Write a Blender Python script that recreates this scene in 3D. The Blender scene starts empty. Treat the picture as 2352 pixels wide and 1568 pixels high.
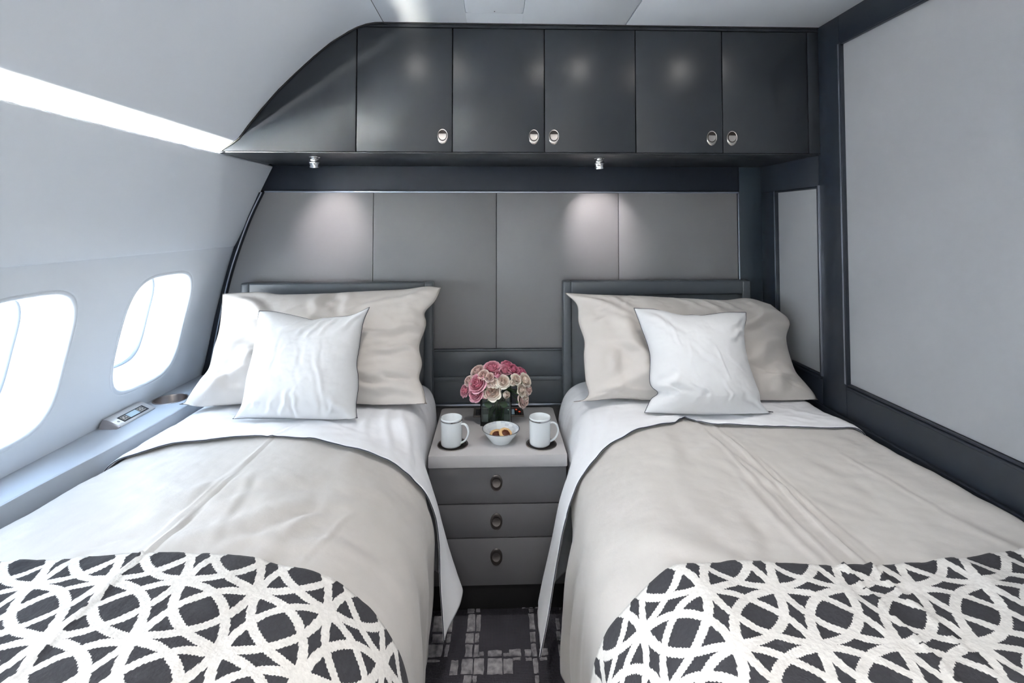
import bpy, bmesh, math, random
from mathutils import Vector, Matrix, noise
PI = math.pi
rad = math.radians
S = bpy.context.scene
COL = S.collection

# ------------------------------------------------------------------ camera, world, light, exposure
cam_data = bpy.data.cameras.new('camera')
cam = bpy.data.objects.new('camera', cam_data)
COL.objects.link(cam)
S.camera = cam
W_PX, H_PX, F_PX = 2352.0, 1568.0, 1150.0
cam_data.sensor_width = 36.0
cam_data.lens = 36.0 * F_PX / W_PX
cam_data.shift_x = 0.0
cam_data.shift_y = (471.85 - H_PX / 2) / W_PX
cam_data.clip_start = 0.02
cam.location = (0, 0, 1.4)
cam.rotation_euler = (rad(90 + 1.9), 0, -math.atan(38 / 1150))

world = bpy.data.worlds.new('world')
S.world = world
world.use_nodes = True
bg = world.node_tree.nodes['Background']
wn, wl = world.node_tree.nodes, world.node_tree.links
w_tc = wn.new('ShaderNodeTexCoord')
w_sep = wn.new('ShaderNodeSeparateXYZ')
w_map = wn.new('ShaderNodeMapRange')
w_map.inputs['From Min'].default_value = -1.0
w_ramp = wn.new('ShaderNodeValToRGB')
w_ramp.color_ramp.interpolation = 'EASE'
w_ramp.color_ramp.elements[0].position = 0.40      # added unseen bright ground, throws light up onto ceiling and sidewall
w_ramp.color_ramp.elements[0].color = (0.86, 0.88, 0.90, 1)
w_ramp.color_ramp.elements[1].position = 1.0       # sky overhead, dimmed so less light falls on the ledge
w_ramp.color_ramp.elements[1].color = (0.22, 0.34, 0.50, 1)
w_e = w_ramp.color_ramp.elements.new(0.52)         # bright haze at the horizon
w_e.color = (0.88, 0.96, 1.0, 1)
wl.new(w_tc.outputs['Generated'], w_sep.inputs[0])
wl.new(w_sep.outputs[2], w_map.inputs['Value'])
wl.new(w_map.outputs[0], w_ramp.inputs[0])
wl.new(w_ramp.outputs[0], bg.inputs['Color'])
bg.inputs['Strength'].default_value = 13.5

S.view_settings.view_transform = 'Standard'
S.view_settings.look = 'None'
S.view_settings.gamma = 1.0
S.view_settings.use_curve_mapping = False
S.view_settings.exposure = 0.45
S.cycles.max_bounces = 8
S.cycles.diffuse_bounces = 5
S.cycles.glossy_bounces = 4
S.cycles.transparent_max_bounces = 12
S.cycles.sample_clamp_indirect = 60.0
S.cycles.caustics_reflective = False
S.cycles.caustics_refractive = False
DOWNLIGHT_W = 14.0
REAR_FILL_W = 120.0  # added lamps behind the camera, frontal fill by way of the rear wall
READING_W = 12.0
COVE_EMIT = 900.0


# ------------------------------------------------------------------ materials
def mat(name, color, rough=0.5, metal=0.0, spec=0.5, sheen=0.0, emit=None, strength=0.0, coat=0.0):
    m = bpy.data.materials.new(name)
    m.use_nodes = True
    b = m.node_tree.nodes['Principled BSDF']
    b.inputs['Base Color'].default_value = (*color, 1)
    b.inputs['Roughness'].default_value = rough
    b.inputs['Metallic'].default_value = metal
    b.inputs['Specular IOR Level'].default_value = spec
    b.inputs['Sheen Weight'].default_value = sheen
    b.inputs['Coat Weight'].default_value = coat
    if emit:
        b.inputs['Emission Color'].default_value = (*emit, 1)
        b.inputs['Emission Strength'].default_value = strength
    return m


def nodes(m):
    return m.node_tree.nodes, m.node_tree.links, m.node_tree.nodes['Principled BSDF']


def add_bump(m, height_socket, strength=0.2, dist=0.002):
    N, L, b = nodes(m)
    bp = N.new('ShaderNodeBump')
    bp.inputs['Strength'].default_value = strength
    bp.inputs['Distance'].default_value = dist
    L.new(height_socket, bp.inputs['Height'])
    L.new(bp.outputs[0], b.inputs['Normal'])
    return bp


def noise_bump(m, scale, strength=0.15, dist=0.001, detail=3.0, stretch=(1, 1, 1)):
    N, L, b = nodes(m)
    tc = N.new('ShaderNodeTexCoord')
    mp = N.new('ShaderNodeMapping')
    mp.inputs['Scale'].default_value = stretch
    nz = N.new('ShaderNodeTexNoise')
    nz.inputs['Scale'].default_value = scale
    nz.inputs['Detail'].default_value = detail
    L.new(tc.outputs['Object'], mp.inputs[0])
    L.new(mp.outputs[0], nz.inputs['Vector'])
    add_bump(m, nz.outputs['Fac'], strength, dist)
    return m


def math_node(m, op, a, b=None):
    N, L, _ = nodes(m)
    n = N.new('ShaderNodeMath')
    n.operation = op
    for i, v in enumerate((a, b)):
        if v is None:
            continue
        if isinstance(v, (int, float)):
            n.inputs[i].default_value = v
        else:
            L.new(v, n.inputs[i])
    return n.outputs[0]


def weave(m, scale=1500, strength=0.12):
    # fine woven relief for cotton
    N, L, b = nodes(m)
    tc = N.new('ShaderNodeTexCoord')
    nz = N.new('ShaderNodeTexNoise')
    nz.inputs['Scale'].default_value = 26
    nz.inputs['Detail'].default_value = 4
    nz.inputs['Roughness'].default_value = 0.6
    L.new(tc.outputs['Object'], nz.inputs['Vector'])
    add_bump(m, nz.outputs['Fac'], strength, 0.006)
    return m


WHITE_PANEL = mat('white_cabin_panel', (0.82, 0.875, 0.94), 0.45, spec=0.35)
CEILING = mat('ceiling_panel_white', (0.84, 0.885, 0.94), 0.5, spec=0.3)
LEDGE = mat('ledge_grey', (0.45, 0.49, 0.55), 0.45)
CABINET = mat('cabinet_lacquer', (0.020, 0.0235, 0.029), 0.37, spec=0.5)
noise_bump(CABINET, 900, 0.05, 0.0004)
FRAME = mat('frame_lacquer', (0.017, 0.022, 0.033), 0.50, spec=0.3)
STILE = mat('stile_lacquer', (0.032, 0.045, 0.060), 0.40, spec=0.5)
FRAME_R = mat('partition_frame_lacquer', (0.014, 0.019, 0.029), 0.40, spec=0.6)
noise_bump(FRAME, 900, 0.05, 0.0004)
HEADBOARD = mat('headboard_lacquer', (0.078, 0.090, 0.104), 0.34, spec=0.6)
GAP = mat('dark_gap', (0.008, 0.009, 0.011), 0.7)
SEAL = mat('black_rubber_seal', (0.012, 0.012, 0.014), 0.5)
NIGHT = mat('nightstand_taupe_lacquer', (0.125, 0.122, 0.128), 0.5)
NIGHTTOP = mat('nightstand_top_grey', (0.49, 0.475, 0.48), 0.45)
noise_bump(NIGHTTOP, 500, 0.08, 0.0004)
PLINTH = mat('plinth_black', (0.012, 0.012, 0.013), 0.6)
NICKEL = mat('brushed_nickel', (0.62, 0.58, 0.54), 0.26, metal=1.0)
NICKEL_DK = mat('nickel_recess', (0.06, 0.05, 0.045), 0.35, metal=0.6)
BRONZE = mat('dark_bronze_metal', (0.115, 0.105, 0.10), 0.30, metal=0.9)
CHROME = mat('polished_chrome', (0.82, 0.82, 0.82), 0.12, metal=1.0)
STEEL = mat('brushed_steel', (0.42, 0.38, 0.37), 0.30, metal=1.0)
TRIM_METAL = mat('satin_trim_metal', (0.42, 0.46, 0.54), 0.28, metal=0.9)
PORCELAIN = mat('white_porcelain', (0.74, 0.78, 0.80), 0.12, spec=0.5, coat=0.4)
SILVER = mat('silver_band', (0.42, 0.42, 0.43), 0.18, metal=1.0)
THREAD = mat('taupe_stitching', (0.20, 0.18, 0.165), 0.8)
NAVY = mat('navy_piping', (0.016, 0.020, 0.040), 0.7)
SHEET = weave(mat('white_cotton_sheet', (0.79, 0.80, 0.83), 0.75, spec=0.2, sheen=0.15))
CUSHION = weave(mat('white_cotton_cushion', (0.72, 0.73, 0.745), 0.7, spec=0.2, sheen=0.15))
DUVET = weave(mat('warm_grey_sateen', (0.535, 0.51, 0.485), 0.5, spec=0.35, sheen=0.25), strength=0.16)
PILLOW = weave(mat('warm_grey_pillow_sateen', (0.63, 0.59, 0.555), 0.5, spec=0.3, sheen=0.2), strength=0.14)
MATTRESS = mat('mattress_white', (0.70, 0.71, 0.73), 0.8)
BEDBASE = mat('bed_base_dark', (0.03, 0.033, 0.04), 0.6)
LED = mat('led_strip', (1, 1, 1), 0.5, emit=(1.0, 0.95, 0.84), strength=COVE_EMIT)
LENS = mat('downlight_lens', (1, 1, 1), 0.5, emit=(1.0, 0.96, 0.9), strength=95.0)
SPOT_LENS = mat('reading_lamp_lens', (1, 1, 1), 0.3, emit=(1.0, 0.94, 0.92), strength=20.0)
BLACK_FACE = mat('black_control_face', (0.012, 0.014, 0.02), 0.5, spec=0.3)
LCD = mat('control_screen', (0.30, 0.42, 0.50), 0.2, emit=(0.45, 0.62, 0.72), strength=0.12)
BUTTON = mat('control_button', (0.09, 0.085, 0.085), 0.4)
SYMBOL = mat('button_symbol', (0.75, 0.70, 0.62), 0.5)
REDLED = mat('red_indicator', (0.4, 0.05, 0.02), 0.4, emit=(0.8, 0.12, 0.05), strength=0.4)
SILVER_PAINT = mat('silver_paint', (0.66, 0.66, 0.67), 0.32, metal=0.45)
STEM = mat('rose_stem_green', (0.045, 0.10, 0.03), 0.5)
LEAF = mat('rose_leaf_green', (0.085, 0.18, 0.065), 0.45)
SEPAL = mat('rose_sepal_green', (0.42, 0.50, 0.25), 0.5)
COOKIE = noise_bump(mat('cookie_dough', (0.72, 0.46, 0.22), 0.75), 90, 0.5, 0.003)
JAM = noise_bump(mat('dark_red_jam', (0.11, 0.022, 0.008), 0.25), 160, 0.7, 0.003)
FRONT_WALL = mat('far_wall_white', (0.82, 0.82, 0.82), 0.6)


def ribbed(name, color, tangent=(1, 0), rough=0.45, strength=0.13, sheen=0.3):
    # wall covering with fine horizontal ribs
    m = mat(name, color, rough, spec=0.5, sheen=sheen)
    N, L, b = nodes(m)
    tc = N.new('ShaderNodeTexCoord')
    mp = N.new('ShaderNodeMapping')
    mp.inputs['Scale'].default_value = (14, 14, 420)
    nz = N.new('ShaderNodeTexNoise')
    nz.inputs['Scale'].default_value = 1.0
    nz.inputs['Detail'].default_value = 2.0
    L.new(tc.outputs['Object'], mp.inputs[0])
    L.new(mp.outputs[0], nz.inputs['Vector'])
    add_bump(m, nz.outputs['Fac'], strength, 0.002)
    b.inputs['Anisotropic'].default_value = 0.7
    tg = N.new('ShaderNodeCombineXYZ')
    tg.inputs[0].default_value, tg.inputs[1].default_value = tangent
    L.new(tg.outputs[0], b.inputs['Tangent'])
    return m


COVERING = ribbed('grey_ribbed_wall_covering', (0.225, 0.222, 0.232))
COVERING_R = ribbed('pale_ribbed_wall_covering', (0.315, 0.327, 0.347), tangent=(0, 1), strength=0.07)
COVERING_R.node_tree.nodes['Principled BSDF'].inputs['Metallic'].default_value = 0.08


def glass_mat(name, tint, refl=1.0):
    m = bpy.data.materials.new(name)
    m.use_nodes = True
    N, L = m.node_tree.nodes, m.node_tree.links
    N.clear()
    out = N.new('ShaderNodeOutputMaterial')
    tr = N.new('ShaderNodeBsdfTransparent')
    tr.inputs[0].default_value = (*tint, 1)
    gl = N.new('ShaderNodeBsdfGlossy')
    gl.inputs['Roughness'].default_value = 0.03
    fr = N.new('ShaderNodeFresnel')
    fr.inputs['IOR'].default_value = 1.45
    mx = N.new('ShaderNodeMixShader')
    L.new(fr.outputs[0], mx.inputs[0])
    L.new(tr.outputs[0], mx.inputs[1])
    L.new(gl.outputs[0], mx.inputs[2])
    L.new(mx.outputs[0], out.inputs[0])
    return m


PANE = glass_mat('window_glass', (0.97, 0.985, 1.0))
VASE_GLASS = glass_mat('vase_glass', (0.90, 0.94, 0.94))
WATER = glass_mat('vase_water', (0.86, 0.90, 0.87))


def carpet_mat():
    m = mat('loop_pile_carpet', (0.05, 0.05, 0.06), 0.95, spec=0.1)
    N, L, b = nodes(m)
    tc = N.new('ShaderNodeTexCoord')
    sx = N.new('ShaderNodeSeparateXYZ')
    L.new(tc.outputs['Object'], sx.inputs[0])
    a = math_node(m, 'SINE', math_node(m, 'MULTIPLY', sx.outputs[0], 2 * PI / 0.0042))
    c = math_node(m, 'SINE', math_node(m, 'MULTIPLY', sx.outputs[1], 2 * PI / 0.0052))
    h = math_node(m, 'ADD', a, c)
    ramp = N.new('ShaderNodeValToRGB')
    ramp.color_ramp.elements[0].position = 0.15
    ramp.color_ramp.elements[0].color = (0.044, 0.043, 0.053, 1)
    ramp.color_ramp.elements[1].position = 0.8
    ramp.color_ramp.elements[1].color = (0.125, 0.121, 0.145, 1)
    h2 = math_node(m, 'MULTIPLY_ADD', h, 0.25)
    h2.node.inputs[2].default_value = 0.5
    L.new(h2, ramp.inputs[0])
    nz = N.new('ShaderNodeTexNoise')
    nz.inputs['Scale'].default_value = 9
    L.new(tc.outputs['Object'], nz.inputs['Vector'])
    mx = N.new('ShaderNodeMixRGB')
    mx.blend_type = 'MULTIPLY'
    mx.inputs[0].default_value = 0.5
    L.new(ramp.outputs[0], mx.inputs[1])
    L.new(nz.outputs['Fac'], mx.inputs[2])
    L.new(mx.outputs[0], b.inputs['Base Color'])
    add_bump(m, h, 0.6, 0.002)
    return m


CARPET_MAT = carpet_mat()
TUFT = mat('cut_pile_tuft', (0.26, 0.25, 0.265), 0.95, spec=0.1, sheen=0.4)
_N, _L, _b = nodes(TUFT)
_tc = _N.new('ShaderNodeTexCoord')
_nz = _N.new('ShaderNodeTexNoise')
_nz.inputs['Scale'].default_value = 60
_nz.inputs['Detail'].default_value = 6
_L.new(_tc.outputs['Object'], _nz.inputs['Vector'])
_r = _N.new('ShaderNodeValToRGB')
_r.color_ramp.elements[0].position = 0.3
_r.color_ramp.elements[0].color = (0.13, 0.125, 0.14, 1)
_r.color_ramp.elements[1].position = 0.7
_r.color_ramp.elements[1].color = (0.36, 0.345, 0.365, 1)
_L.new(_nz.outputs['Fac'], _r.inputs[0])
_L.new(_r.outputs[0], _b.inputs['Base Color'])


def throw_mat():
    # woven lattice of overlapping rings: light yarn on charcoal, UV in lattice units
    m = mat('patterned_throw_wool', (0.8, 0.8, 0.8), 0.95, spec=0.05, sheen=0.06)
    N, L, b = nodes(m)
    uv = N.new('ShaderNodeUVMap')
    uv.uv_map = 'UVMap'
    sp = N.new('ShaderNodeSeparateXYZ')
    L.new(uv.outputs[0], sp.inputs[0])
    u, v = sp.outputs[0], sp.outputs[1]
    # stepped edges of the knit
    nzv = N.new('ShaderNodeTexNoise')
    nzv.inputs['Scale'].default_value = 22
    nzv.inputs['Detail'].default_value = 2
    L.new(uv.outputs[0], nzv.inputs['Vector'])
    jag = math_node(m, 'MULTIPLY', math_node(m, 'SUBTRACT', nzv.outputs['Fac'], 0.5), 0.03)
    saw = math_node(m, 'MULTIPLY', math_node(m, 'SINE', math_node(m, 'MULTIPLY', u, 2 * PI * 26)), 0.005)
    jag = math_node(m, 'ADD', jag, saw)
    fu = math_node(m, 'FRACT', u)
    fv = math_node(m, 'FRACT', v)
    dmin = None
    for cx in (0, 1):
        for cy in (0, 1):
            dx = math_node(m, 'SUBTRACT', fu, cx)
            dy = math_node(m, 'SUBTRACT', fv, cy)
            d = math_node(m, 'SQRT', math_node(m, 'ADD', math_node(m, 'MULTIPLY', dx, dx), math_node(m, 'MULTIPLY', dy, dy)))
            e = math_node(m, 'ABSOLUTE', math_node(m, 'SUBTRACT', d, 0.967))
            dmin = e if dmin is None else math_node(m, 'MINIMUM', dmin, e)
    edge = math_node(m, 'ADD', dmin, jag)
    ramp = N.new('ShaderNodeValToRGB')
    ramp.color_ramp.elements[0].position = 0.058
    ramp.color_ramp.elements[0].color = (0.76, 0.74, 0.71, 1)
    ramp.color_ramp.elements[1].position = 0.063
    ramp.color_ramp.elements[1].color = (0.050, 0.050, 0.057, 1)
    L.new(edge, ramp.inputs[0])
    tc = N.new('ShaderNodeTexCoord')
    nz = N.new('ShaderNodeTexNoise')
    nz.inputs['Scale'].default_value = 130
    nz.inputs['Detail'].default_value = 5
    L.new(tc.outputs['Object'], nz.inputs['Vector'])
    mx = N.new('ShaderNodeMixRGB')
    mx.blend_type = 'MULTIPLY'
    mx.inputs[0].default_value = 0.30
    L.new(ramp.outputs[0], mx.inputs[1])
    g = N.new('ShaderNodeValToRGB')
    g.color_ramp.elements[0].position = 0.3
    g.color_ramp.elements[0].color = (0.55, 0.55, 0.55, 1)
    g.color_ramp.elements[1].position = 0.65
    L.new(nz.outputs['Fac'], g.inputs[0])
    L.new(g.outputs[0], mx.inputs[2])
    L.new(mx.outputs[0], b.inputs['Base Color'])
    add_bump(m, nz.outputs['Fac'], 0.5, 0.004)
    return m


THROW = throw_mat()


def petal_mat(name, inner, outer):
    # petal pigment: deeper towards the heart of the bloom
    m = mat(name, outer, 0.6, spec=0.25, sheen=0.2)
    N, L, b = nodes(m)
    at_ = N.new('ShaderNodeAttribute')
    at_.attribute_name = 'petal'
    r = N.new('ShaderNodeValToRGB')
    r.color_ramp.elements[0].color = (*inner, 1)
    r.color_ramp.elements[1].color = (*outer, 1)
    L.new(at_.outputs['Fac'], r.inputs[0])
    L.new(r.outputs[0], b.inputs['Base Color'])
    b.inputs['Subsurface Weight'].default_value = 0.0
    return m


ROSE_MATS = {
    'P': petal_mat('rose_pink_petal', (0.78, 0.17, 0.29), (0.90, 0.54, 0.62)),
    'D': petal_mat('rose_deep_pink_petal', (0.62, 0.10, 0.21), (0.82, 0.33, 0.44)),
    'G': petal_mat('rose_blush_petal', (0.76, 0.48, 0.43), (0.88, 0.73, 0.67)),
    'C': petal_mat('rose_cream_petal', (0.88, 0.66, 0.56), (0.92, 0.88, 0.78)),
}


def bowl_mat():
    # white porcelain with a checked band of grey-blue squares printed on the inside
    m = mat('checked_porcelain', (0.74, 0.78, 0.80), 0.14, coat=0.4)
    N, L, b = nodes(m)
    tc = N.new('ShaderNodeTexCoord')
    sp = N.new('ShaderNodeSeparateXYZ')
    L.new(tc.outputs['Object'], sp.inputs[0])
    ang = math_node(m, 'ARCTAN2', sp.outputs[1], sp.outputs[0])
    a = math_node(m, 'MULTIPLY', ang, 24 / (2 * PI))
    h = math_node(m, 'MULTIPLY', sp.outputs[2], 1 / 0.0085)
    cmb = N.new('ShaderNodeCombineXYZ')
    L.new(a, cmb.inputs[0])
    L.new(h, cmb.inputs[1])
    ck = N.new('ShaderNodeTexWhiteNoise')
    ck.noise_dimensions = '2D'
    fl = N.new('ShaderNodeVectorMath')
    fl.operation = 'FLOOR'
    L.new(cmb.outputs[0], fl.inputs[0])
    L.new(fl.outputs[0], ck.inputs['Vector'])
    r = N.new('ShaderNodeValToRGB')
    r.color_ramp.elements[0].color = (0.50, 0.54, 0.60, 1)
    r.color_ramp.elements[1].color = (0.78, 0.82, 0.84, 1)
    L.new(ck.outputs['Value'], r.inputs[0])
    L.new(r.outputs[0], b.inputs['Base Color'])
    return m


CHECKED = bowl_mat()


# ------------------------------------------------------------------ helpers
def tag(o, label=None, cat=None, group=None, kind=None):
    if label:
        o['label'] = label
    if cat:
        o['category'] = cat
    if group:
        o['group'] = group
    if kind:
        o['kind'] = kind
    return o


def thing(name, loc, label=None, cat=None, group=None, rot=(0, 0, 0), kind=None):
    o = bpy.data.objects.new(name, None)
    o.empty_display_size = 0.05
    COL.objects.link(o)
    o.location = loc
    o.rotation_euler = rot
    return tag(o, label, cat, group, kind)


def root_loc(o):
    v = Vector((0, 0, 0))
    while o is not None:
        v = v + o.location
        o = o.parent
    return v


def link(name, bm, m, parent=None, smooth=40, local=False, mats=None):
    """one bmesh (world coordinates unless local) -> one object"""
    if parent is not None and not local:
        bmesh.ops.translate(bm, verts=bm.verts, vec=-root_loc(parent))
    me = bpy.data.meshes.new(name)
    bm.normal_update()
    bm.to_mesh(me)
    bm.free()
    for mm in (mats or [m]):
        me.materials.append(mm)
    if smooth:
        me.polygons.foreach_set('use_smooth', [True] * len(me.polygons))
        if smooth < 180:
            me.set_sharp_from_angle(angle=rad(smooth))
    o = bpy.data.objects.new(name, me)
    COL.objects.link(o)
    if parent is not None:
        o.parent = parent
    return o


def bm_box(bm, lo, hi, bevel=0.0, seg=2):
    r = bmesh.ops.create_cube(bm, size=1.0)
    vs = r['verts']
    for v in vs:
        for i in range(3):
            v.co[i] = lo[i] if v.co[i] < 0 else hi[i]
    if bevel > 0:
        es = list({e for v in vs for e in v.link_edges})
        bmesh.ops.bevel(bm, geom=es, offset=bevel, segments=seg, affect='EDGES', profile=0.5)
    return bm


def box(name, lo, hi, m, parent=None, bevel=0.002, seg=2):
    bm = bmesh.new()
    bm_box(bm, lo, hi, bevel, seg)
    return link(name, bm, m, parent)


def prism(name, pts, y0, y1, m, parent=None, bevel=0.0, axis='Y', smooth=35):
    """closed polygon (a,b) extruded along an axis: 'Y' -> (x,z), 'X' -> (y,z), 'Z' -> (x,y)"""
    bm = bmesh.new()

    def P(a, b, c):
        return {'Y': (a, c, b), 'X': (c, a, b), 'Z': (a, b, c)}[axis]
    A = [bm.verts.new(P(a, b, y0)) for a, b in pts]
    B = [bm.verts.new(P(a, b, y1)) for a, b in pts]
    n = len(pts)
    bm.faces.new(A)
    bm.faces.new(list(reversed(B)))
    for i in range(n):
        j = (i + 1) % n
        bm.faces.new((A[j], A[i], B[i], B[j]))
    bmesh.ops.recalc_face_normals(bm, faces=bm.faces)
    if bevel > 0:
        es = [e for e in bm.edges if e.calc_face_angle(0) > rad(30)]
        bmesh.ops.bevel(bm, geom=es, offset=bevel, segments=2, affect='EDGES', profile=0.5)
    return link(name, bm, m, parent, smooth=smooth)


def bm_grid(bm, pts, closed_u=False, closed_v=False):
    """pts[i][j] -> quads; returns vertex grid"""
    V = [[bm.verts.new(p) for p in row] for row in pts]
    nu, nv = len(V), len(V[0])
    for i in range(nu if closed_u else nu - 1):
        for j in range(nv if closed_v else nv - 1):
            a, b = V[i][j], V[(i + 1) % nu][j]
            c, d = V[(i + 1) % nu][(j + 1) % nv], V[i][(j + 1) % nv]
            if len({a, b, c, d}) == 4:
                bm.faces.new((a, b, c, d))
    return V


def sheet_strip(name, profile, y0, y1, ny, m, parent=None, smooth=60):
    """open profile (x,z) swept along Y"""
    bm = bmesh.new()
    bm_grid(bm, [[(x, y0 + (y1 - y0) * j / ny, z) for j in range(ny + 1)] for x, z in profile])
    return link(name, bm, m, parent, smooth=smooth)


def bm_tube(bm, path, r, n=8, closed=False, caps=True):
    path = [Vector(p) for p in path]
    k = len(path)
    rs = r if isinstance(r, (list, tuple)) else [r] * k
    rows = []
    up = None
    for i, p in enumerate(path):
        a = path[(i - 1) % k] if (closed or i > 0) else p
        b = path[(i + 1) % k] if (closed or i < k - 1) else p
        t = (b - a).normalized()
        if up is None:
            up = t.orthogonal().normalized()
        else:
            up = (up - t * up.dot(t))
            up = up.normalized() if up.length > 1e-6 else t.orthogonal().normalized()
        s = t.cross(up)
        rows.append([p + (up * math.cos(2 * PI * q / n) + s * math.sin(2 * PI * q / n)) * rs[i] for q in range(n)])
    V = bm_grid(bm, rows, closed_u=closed, closed_v=True)
    if caps and not closed:
        bm.faces.new(V[0])
        bm.faces.new(list(reversed(V[-1])))
    return bm


def tube(name, path, r, m, parent=None, n=8, closed=False, local=False):
    bm = bmesh.new()
    bm_tube(bm, path, r, n, closed)
    bmesh.ops.recalc_face_normals(bm, faces=bm.faces)
    return link(name, bm, m, parent, smooth=60, local=local)


def bm_lathe(bm, prof, n=32, center=(0, 0, 0)):
    """profile (r,z) turned about Z; r==0 closes to a pole"""
    rows = []
    for r, z in prof:
        if r <= 1e-6:
            v = bm.verts.new((center[0], center[1], center[2] + z))
            rows.append([v] * n)
        else:
            rows.append([bm.verts.new((center[0] + r * math.cos(2 * PI * q / n), center[1] + r * math.sin(2 * PI * q / n), center[2] + z)) for q in range(n)])
    for i in range(len(rows) - 1):
        for q in range(n):
            f = []
            for v in (rows[i][q], rows[i][(q + 1) % n], rows[i + 1][(q + 1) % n], rows[i + 1][q]):
                if v not in f:
                    f.append(v)
            if len(f) >= 3:
                try:
                    bm.faces.new(f)
                except ValueError:
                    pass
    return bm


def lathe(name, prof, m, parent=None, n=32, smooth=40):
    bm = bmesh.new()
    bm_lathe(bm, prof, n)
    bmesh.ops.recalc_face_normals(bm, faces=bm.faces)
    return link(name, bm, m, parent, smooth=smooth, local=True)


def catmull(pts, n):
    """resample a polyline by arclength after Catmull-Rom smoothing"""
    P = [Vector(p) for p in pts]
    Q = []
    for i in range(len(P) - 1):
        p0 = P[i - 1] if i > 0 else P[i] * 2 - P[i + 1]
        p1, p2 = P[i], P[i + 1]
        p3 = P[i + 2] if i + 2 < len(P) else P[i + 1] * 2 - P[i]
        for k in range(10):
            t = k / 10
            Q.append(0.5 * ((2 * p1) + (p2 - p0) * t + (2 * p0 - 5 * p1 + 4 * p2 - p3) * t * t + (3 * p1 - p0 - 3 * p2 + p3) * t ** 3))
    Q.append(P[-1])
    return resample(Q, n)


def resample(Q, n):
    d = [0.0]
    for a, b in zip(Q, Q[1:]):
        d.append(d[-1] + (b - a).length)
    out, k = [], 0
    for i in range(n + 1):
        t = d[-1] * i / n
        while k < len(d) - 2 and d[k + 1] < t:
            k += 1
        w = (t - d[k]) / max(1e-9, d[k + 1] - d[k])
        out.append(Q[k].lerp(Q[k + 1], min(1, max(0, w))))
    return out


def lerp_table(tab, x):
    if x <= tab[0][0]:
        return tab[0][1]
    for (a, b), (c, d) in zip(tab, tab[1:]):
        if x <= c:
            t = (x - a) / (c - a)
            t = t * t * (3 - 2 * t)
            return b + (d - b) * t
    return tab[-1][1]


def copy_tree(o, parent=None):
    c = o.copy()
    COL.objects.link(c)
    if parent is not None:
        c.parent = parent
    for ch in list(o.children):
        copy_tree(ch, c)
    return c


# ------------------------------------------------------------------ measured outlines, metres
PILLOWS = {
    'pillow_left': dict(y0=1.86, z0=0.715, k=0.62,
        bottom=[(-1.135, 0.004), (-1.048, 0.011), (-0.922, 0.029), (-0.694, 0.022), (-0.506, 0.017), (-0.377, 0.008), (-0.249, 0.005)],
        right=[(-0.249, 0.005), (-0.269, 0.075), (-0.287, 0.114), (-0.281, 0.168), (-0.297, 0.234), (-0.28, 0.306), (-0.279, 0.337), (-0.286, 0.375), (-0.247, 0.426), (-0.227, 0.484)],
        top=[(-1.118, 0.46), (-1.034, 0.465), (-0.955, 0.466), (-0.873, 0.456), (-0.697, 0.459), (-0.502, 0.47), (-0.377, 0.477), (-0.288, 0.489), (-0.227, 0.484)],
        left=[(-1.135, 0.004), (-1.112, 0.083), (-1.08, 0.148), (-1.083, 0.234), (-1.085, 0.303), (-1.099, 0.384), (-1.118, 0.46)]),
    'cushion_left': dict(y0=1.735, z0=0.715, k=0.45,
        bottom=[(-0.886, 0.02), (-0.841, 0.025), (-0.762, 0.021), (-0.664, 0.017), (-0.572, 0.013), (-0.504, 0.01), (-0.467, 0.005)],
        right=[(-0.467, 0.005), (-0.478, 0.061), (-0.478, 0.119), (-0.484, 0.161), (-0.493, 0.199), (-0.491, 0.254), (-0.487, 0.345), (-0.47, 0.403)],
        top=[(-0.874, 0.391), (-0.826, 0.389), (-0.777, 0.38), (-0.719, 0.367), (-0.67, 0.356), (-0.631, 0.362), (-0.589, 0.366), (-0.528, 0.374), (-0.47, 0.403)],
        left=[(-0.886, 0.02), (-0.864, 0.069), (-0.864, 0.16), (-0.861, 0.229), (-0.866, 0.311), (-0.872, 0.357), (-0.874, 0.391)]),
    'pillow_right': dict(y0=1.86, z0=0.715, k=0.62,
        bottom=[(0.29, 0.011), (0.345, 0.023), (0.475, 0.032), (0.669, 0.014), (0.915, 0.012), (1.079, 0.005), (1.205, -0.006)],
        right=[(1.205, -0.006), (1.209, 0.035), (1.188, 0.08), (1.165, 0.121), (1.162, 0.18), (1.171, 0.257), (1.207, 0.321), (1.189, 0.357), (1.151, 0.401)],
        top=[(0.29, 0.458), (0.425, 0.448), (0.597, 0.441), (0.738, 0.432), (0.865, 0.424), (0.963, 0.421), (1.063, 0.429), (1.151, 0.401)],
        left=[(0.29, 0.011), (0.347, 0.044), (0.343, 0.1), (0.345, 0.188), (0.353, 0.253), (0.337, 0.327), (0.337, 0.404), (0.29, 0.458)]),
    'cushion_right': dict(y0=1.74, z0=0.715, k=0.45,
        bottom=[(0.519, 0.024), (0.564, 0.019), (0.629, 0.015), (0.701, 0.012), (0.764, 0.01), (0.916, 0.009), (0.971, 0.006)],
        right=[(0.971, 0.006), (0.936, 0.049), (0.936, 0.08), (0.925, 0.141), (0.92, 0.222), (0.93, 0.297), (0.949, 0.344), (0.956, 0.374)],
        top=[(0.527, 0.393), (0.615, 0.386), (0.695, 0.366), (0.747, 0.365), (0.784, 0.363), (0.849, 0.371), (0.885, 0.374), (0.956, 0.374)],
        left=[(0.519, 0.024), (0.548, 0.067), (0.576, 0.089), (0.552, 0.123), (0.565, 0.225), (0.544, 0.327), (0.535, 0.363), (0.527, 0.393)]),
}
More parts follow.
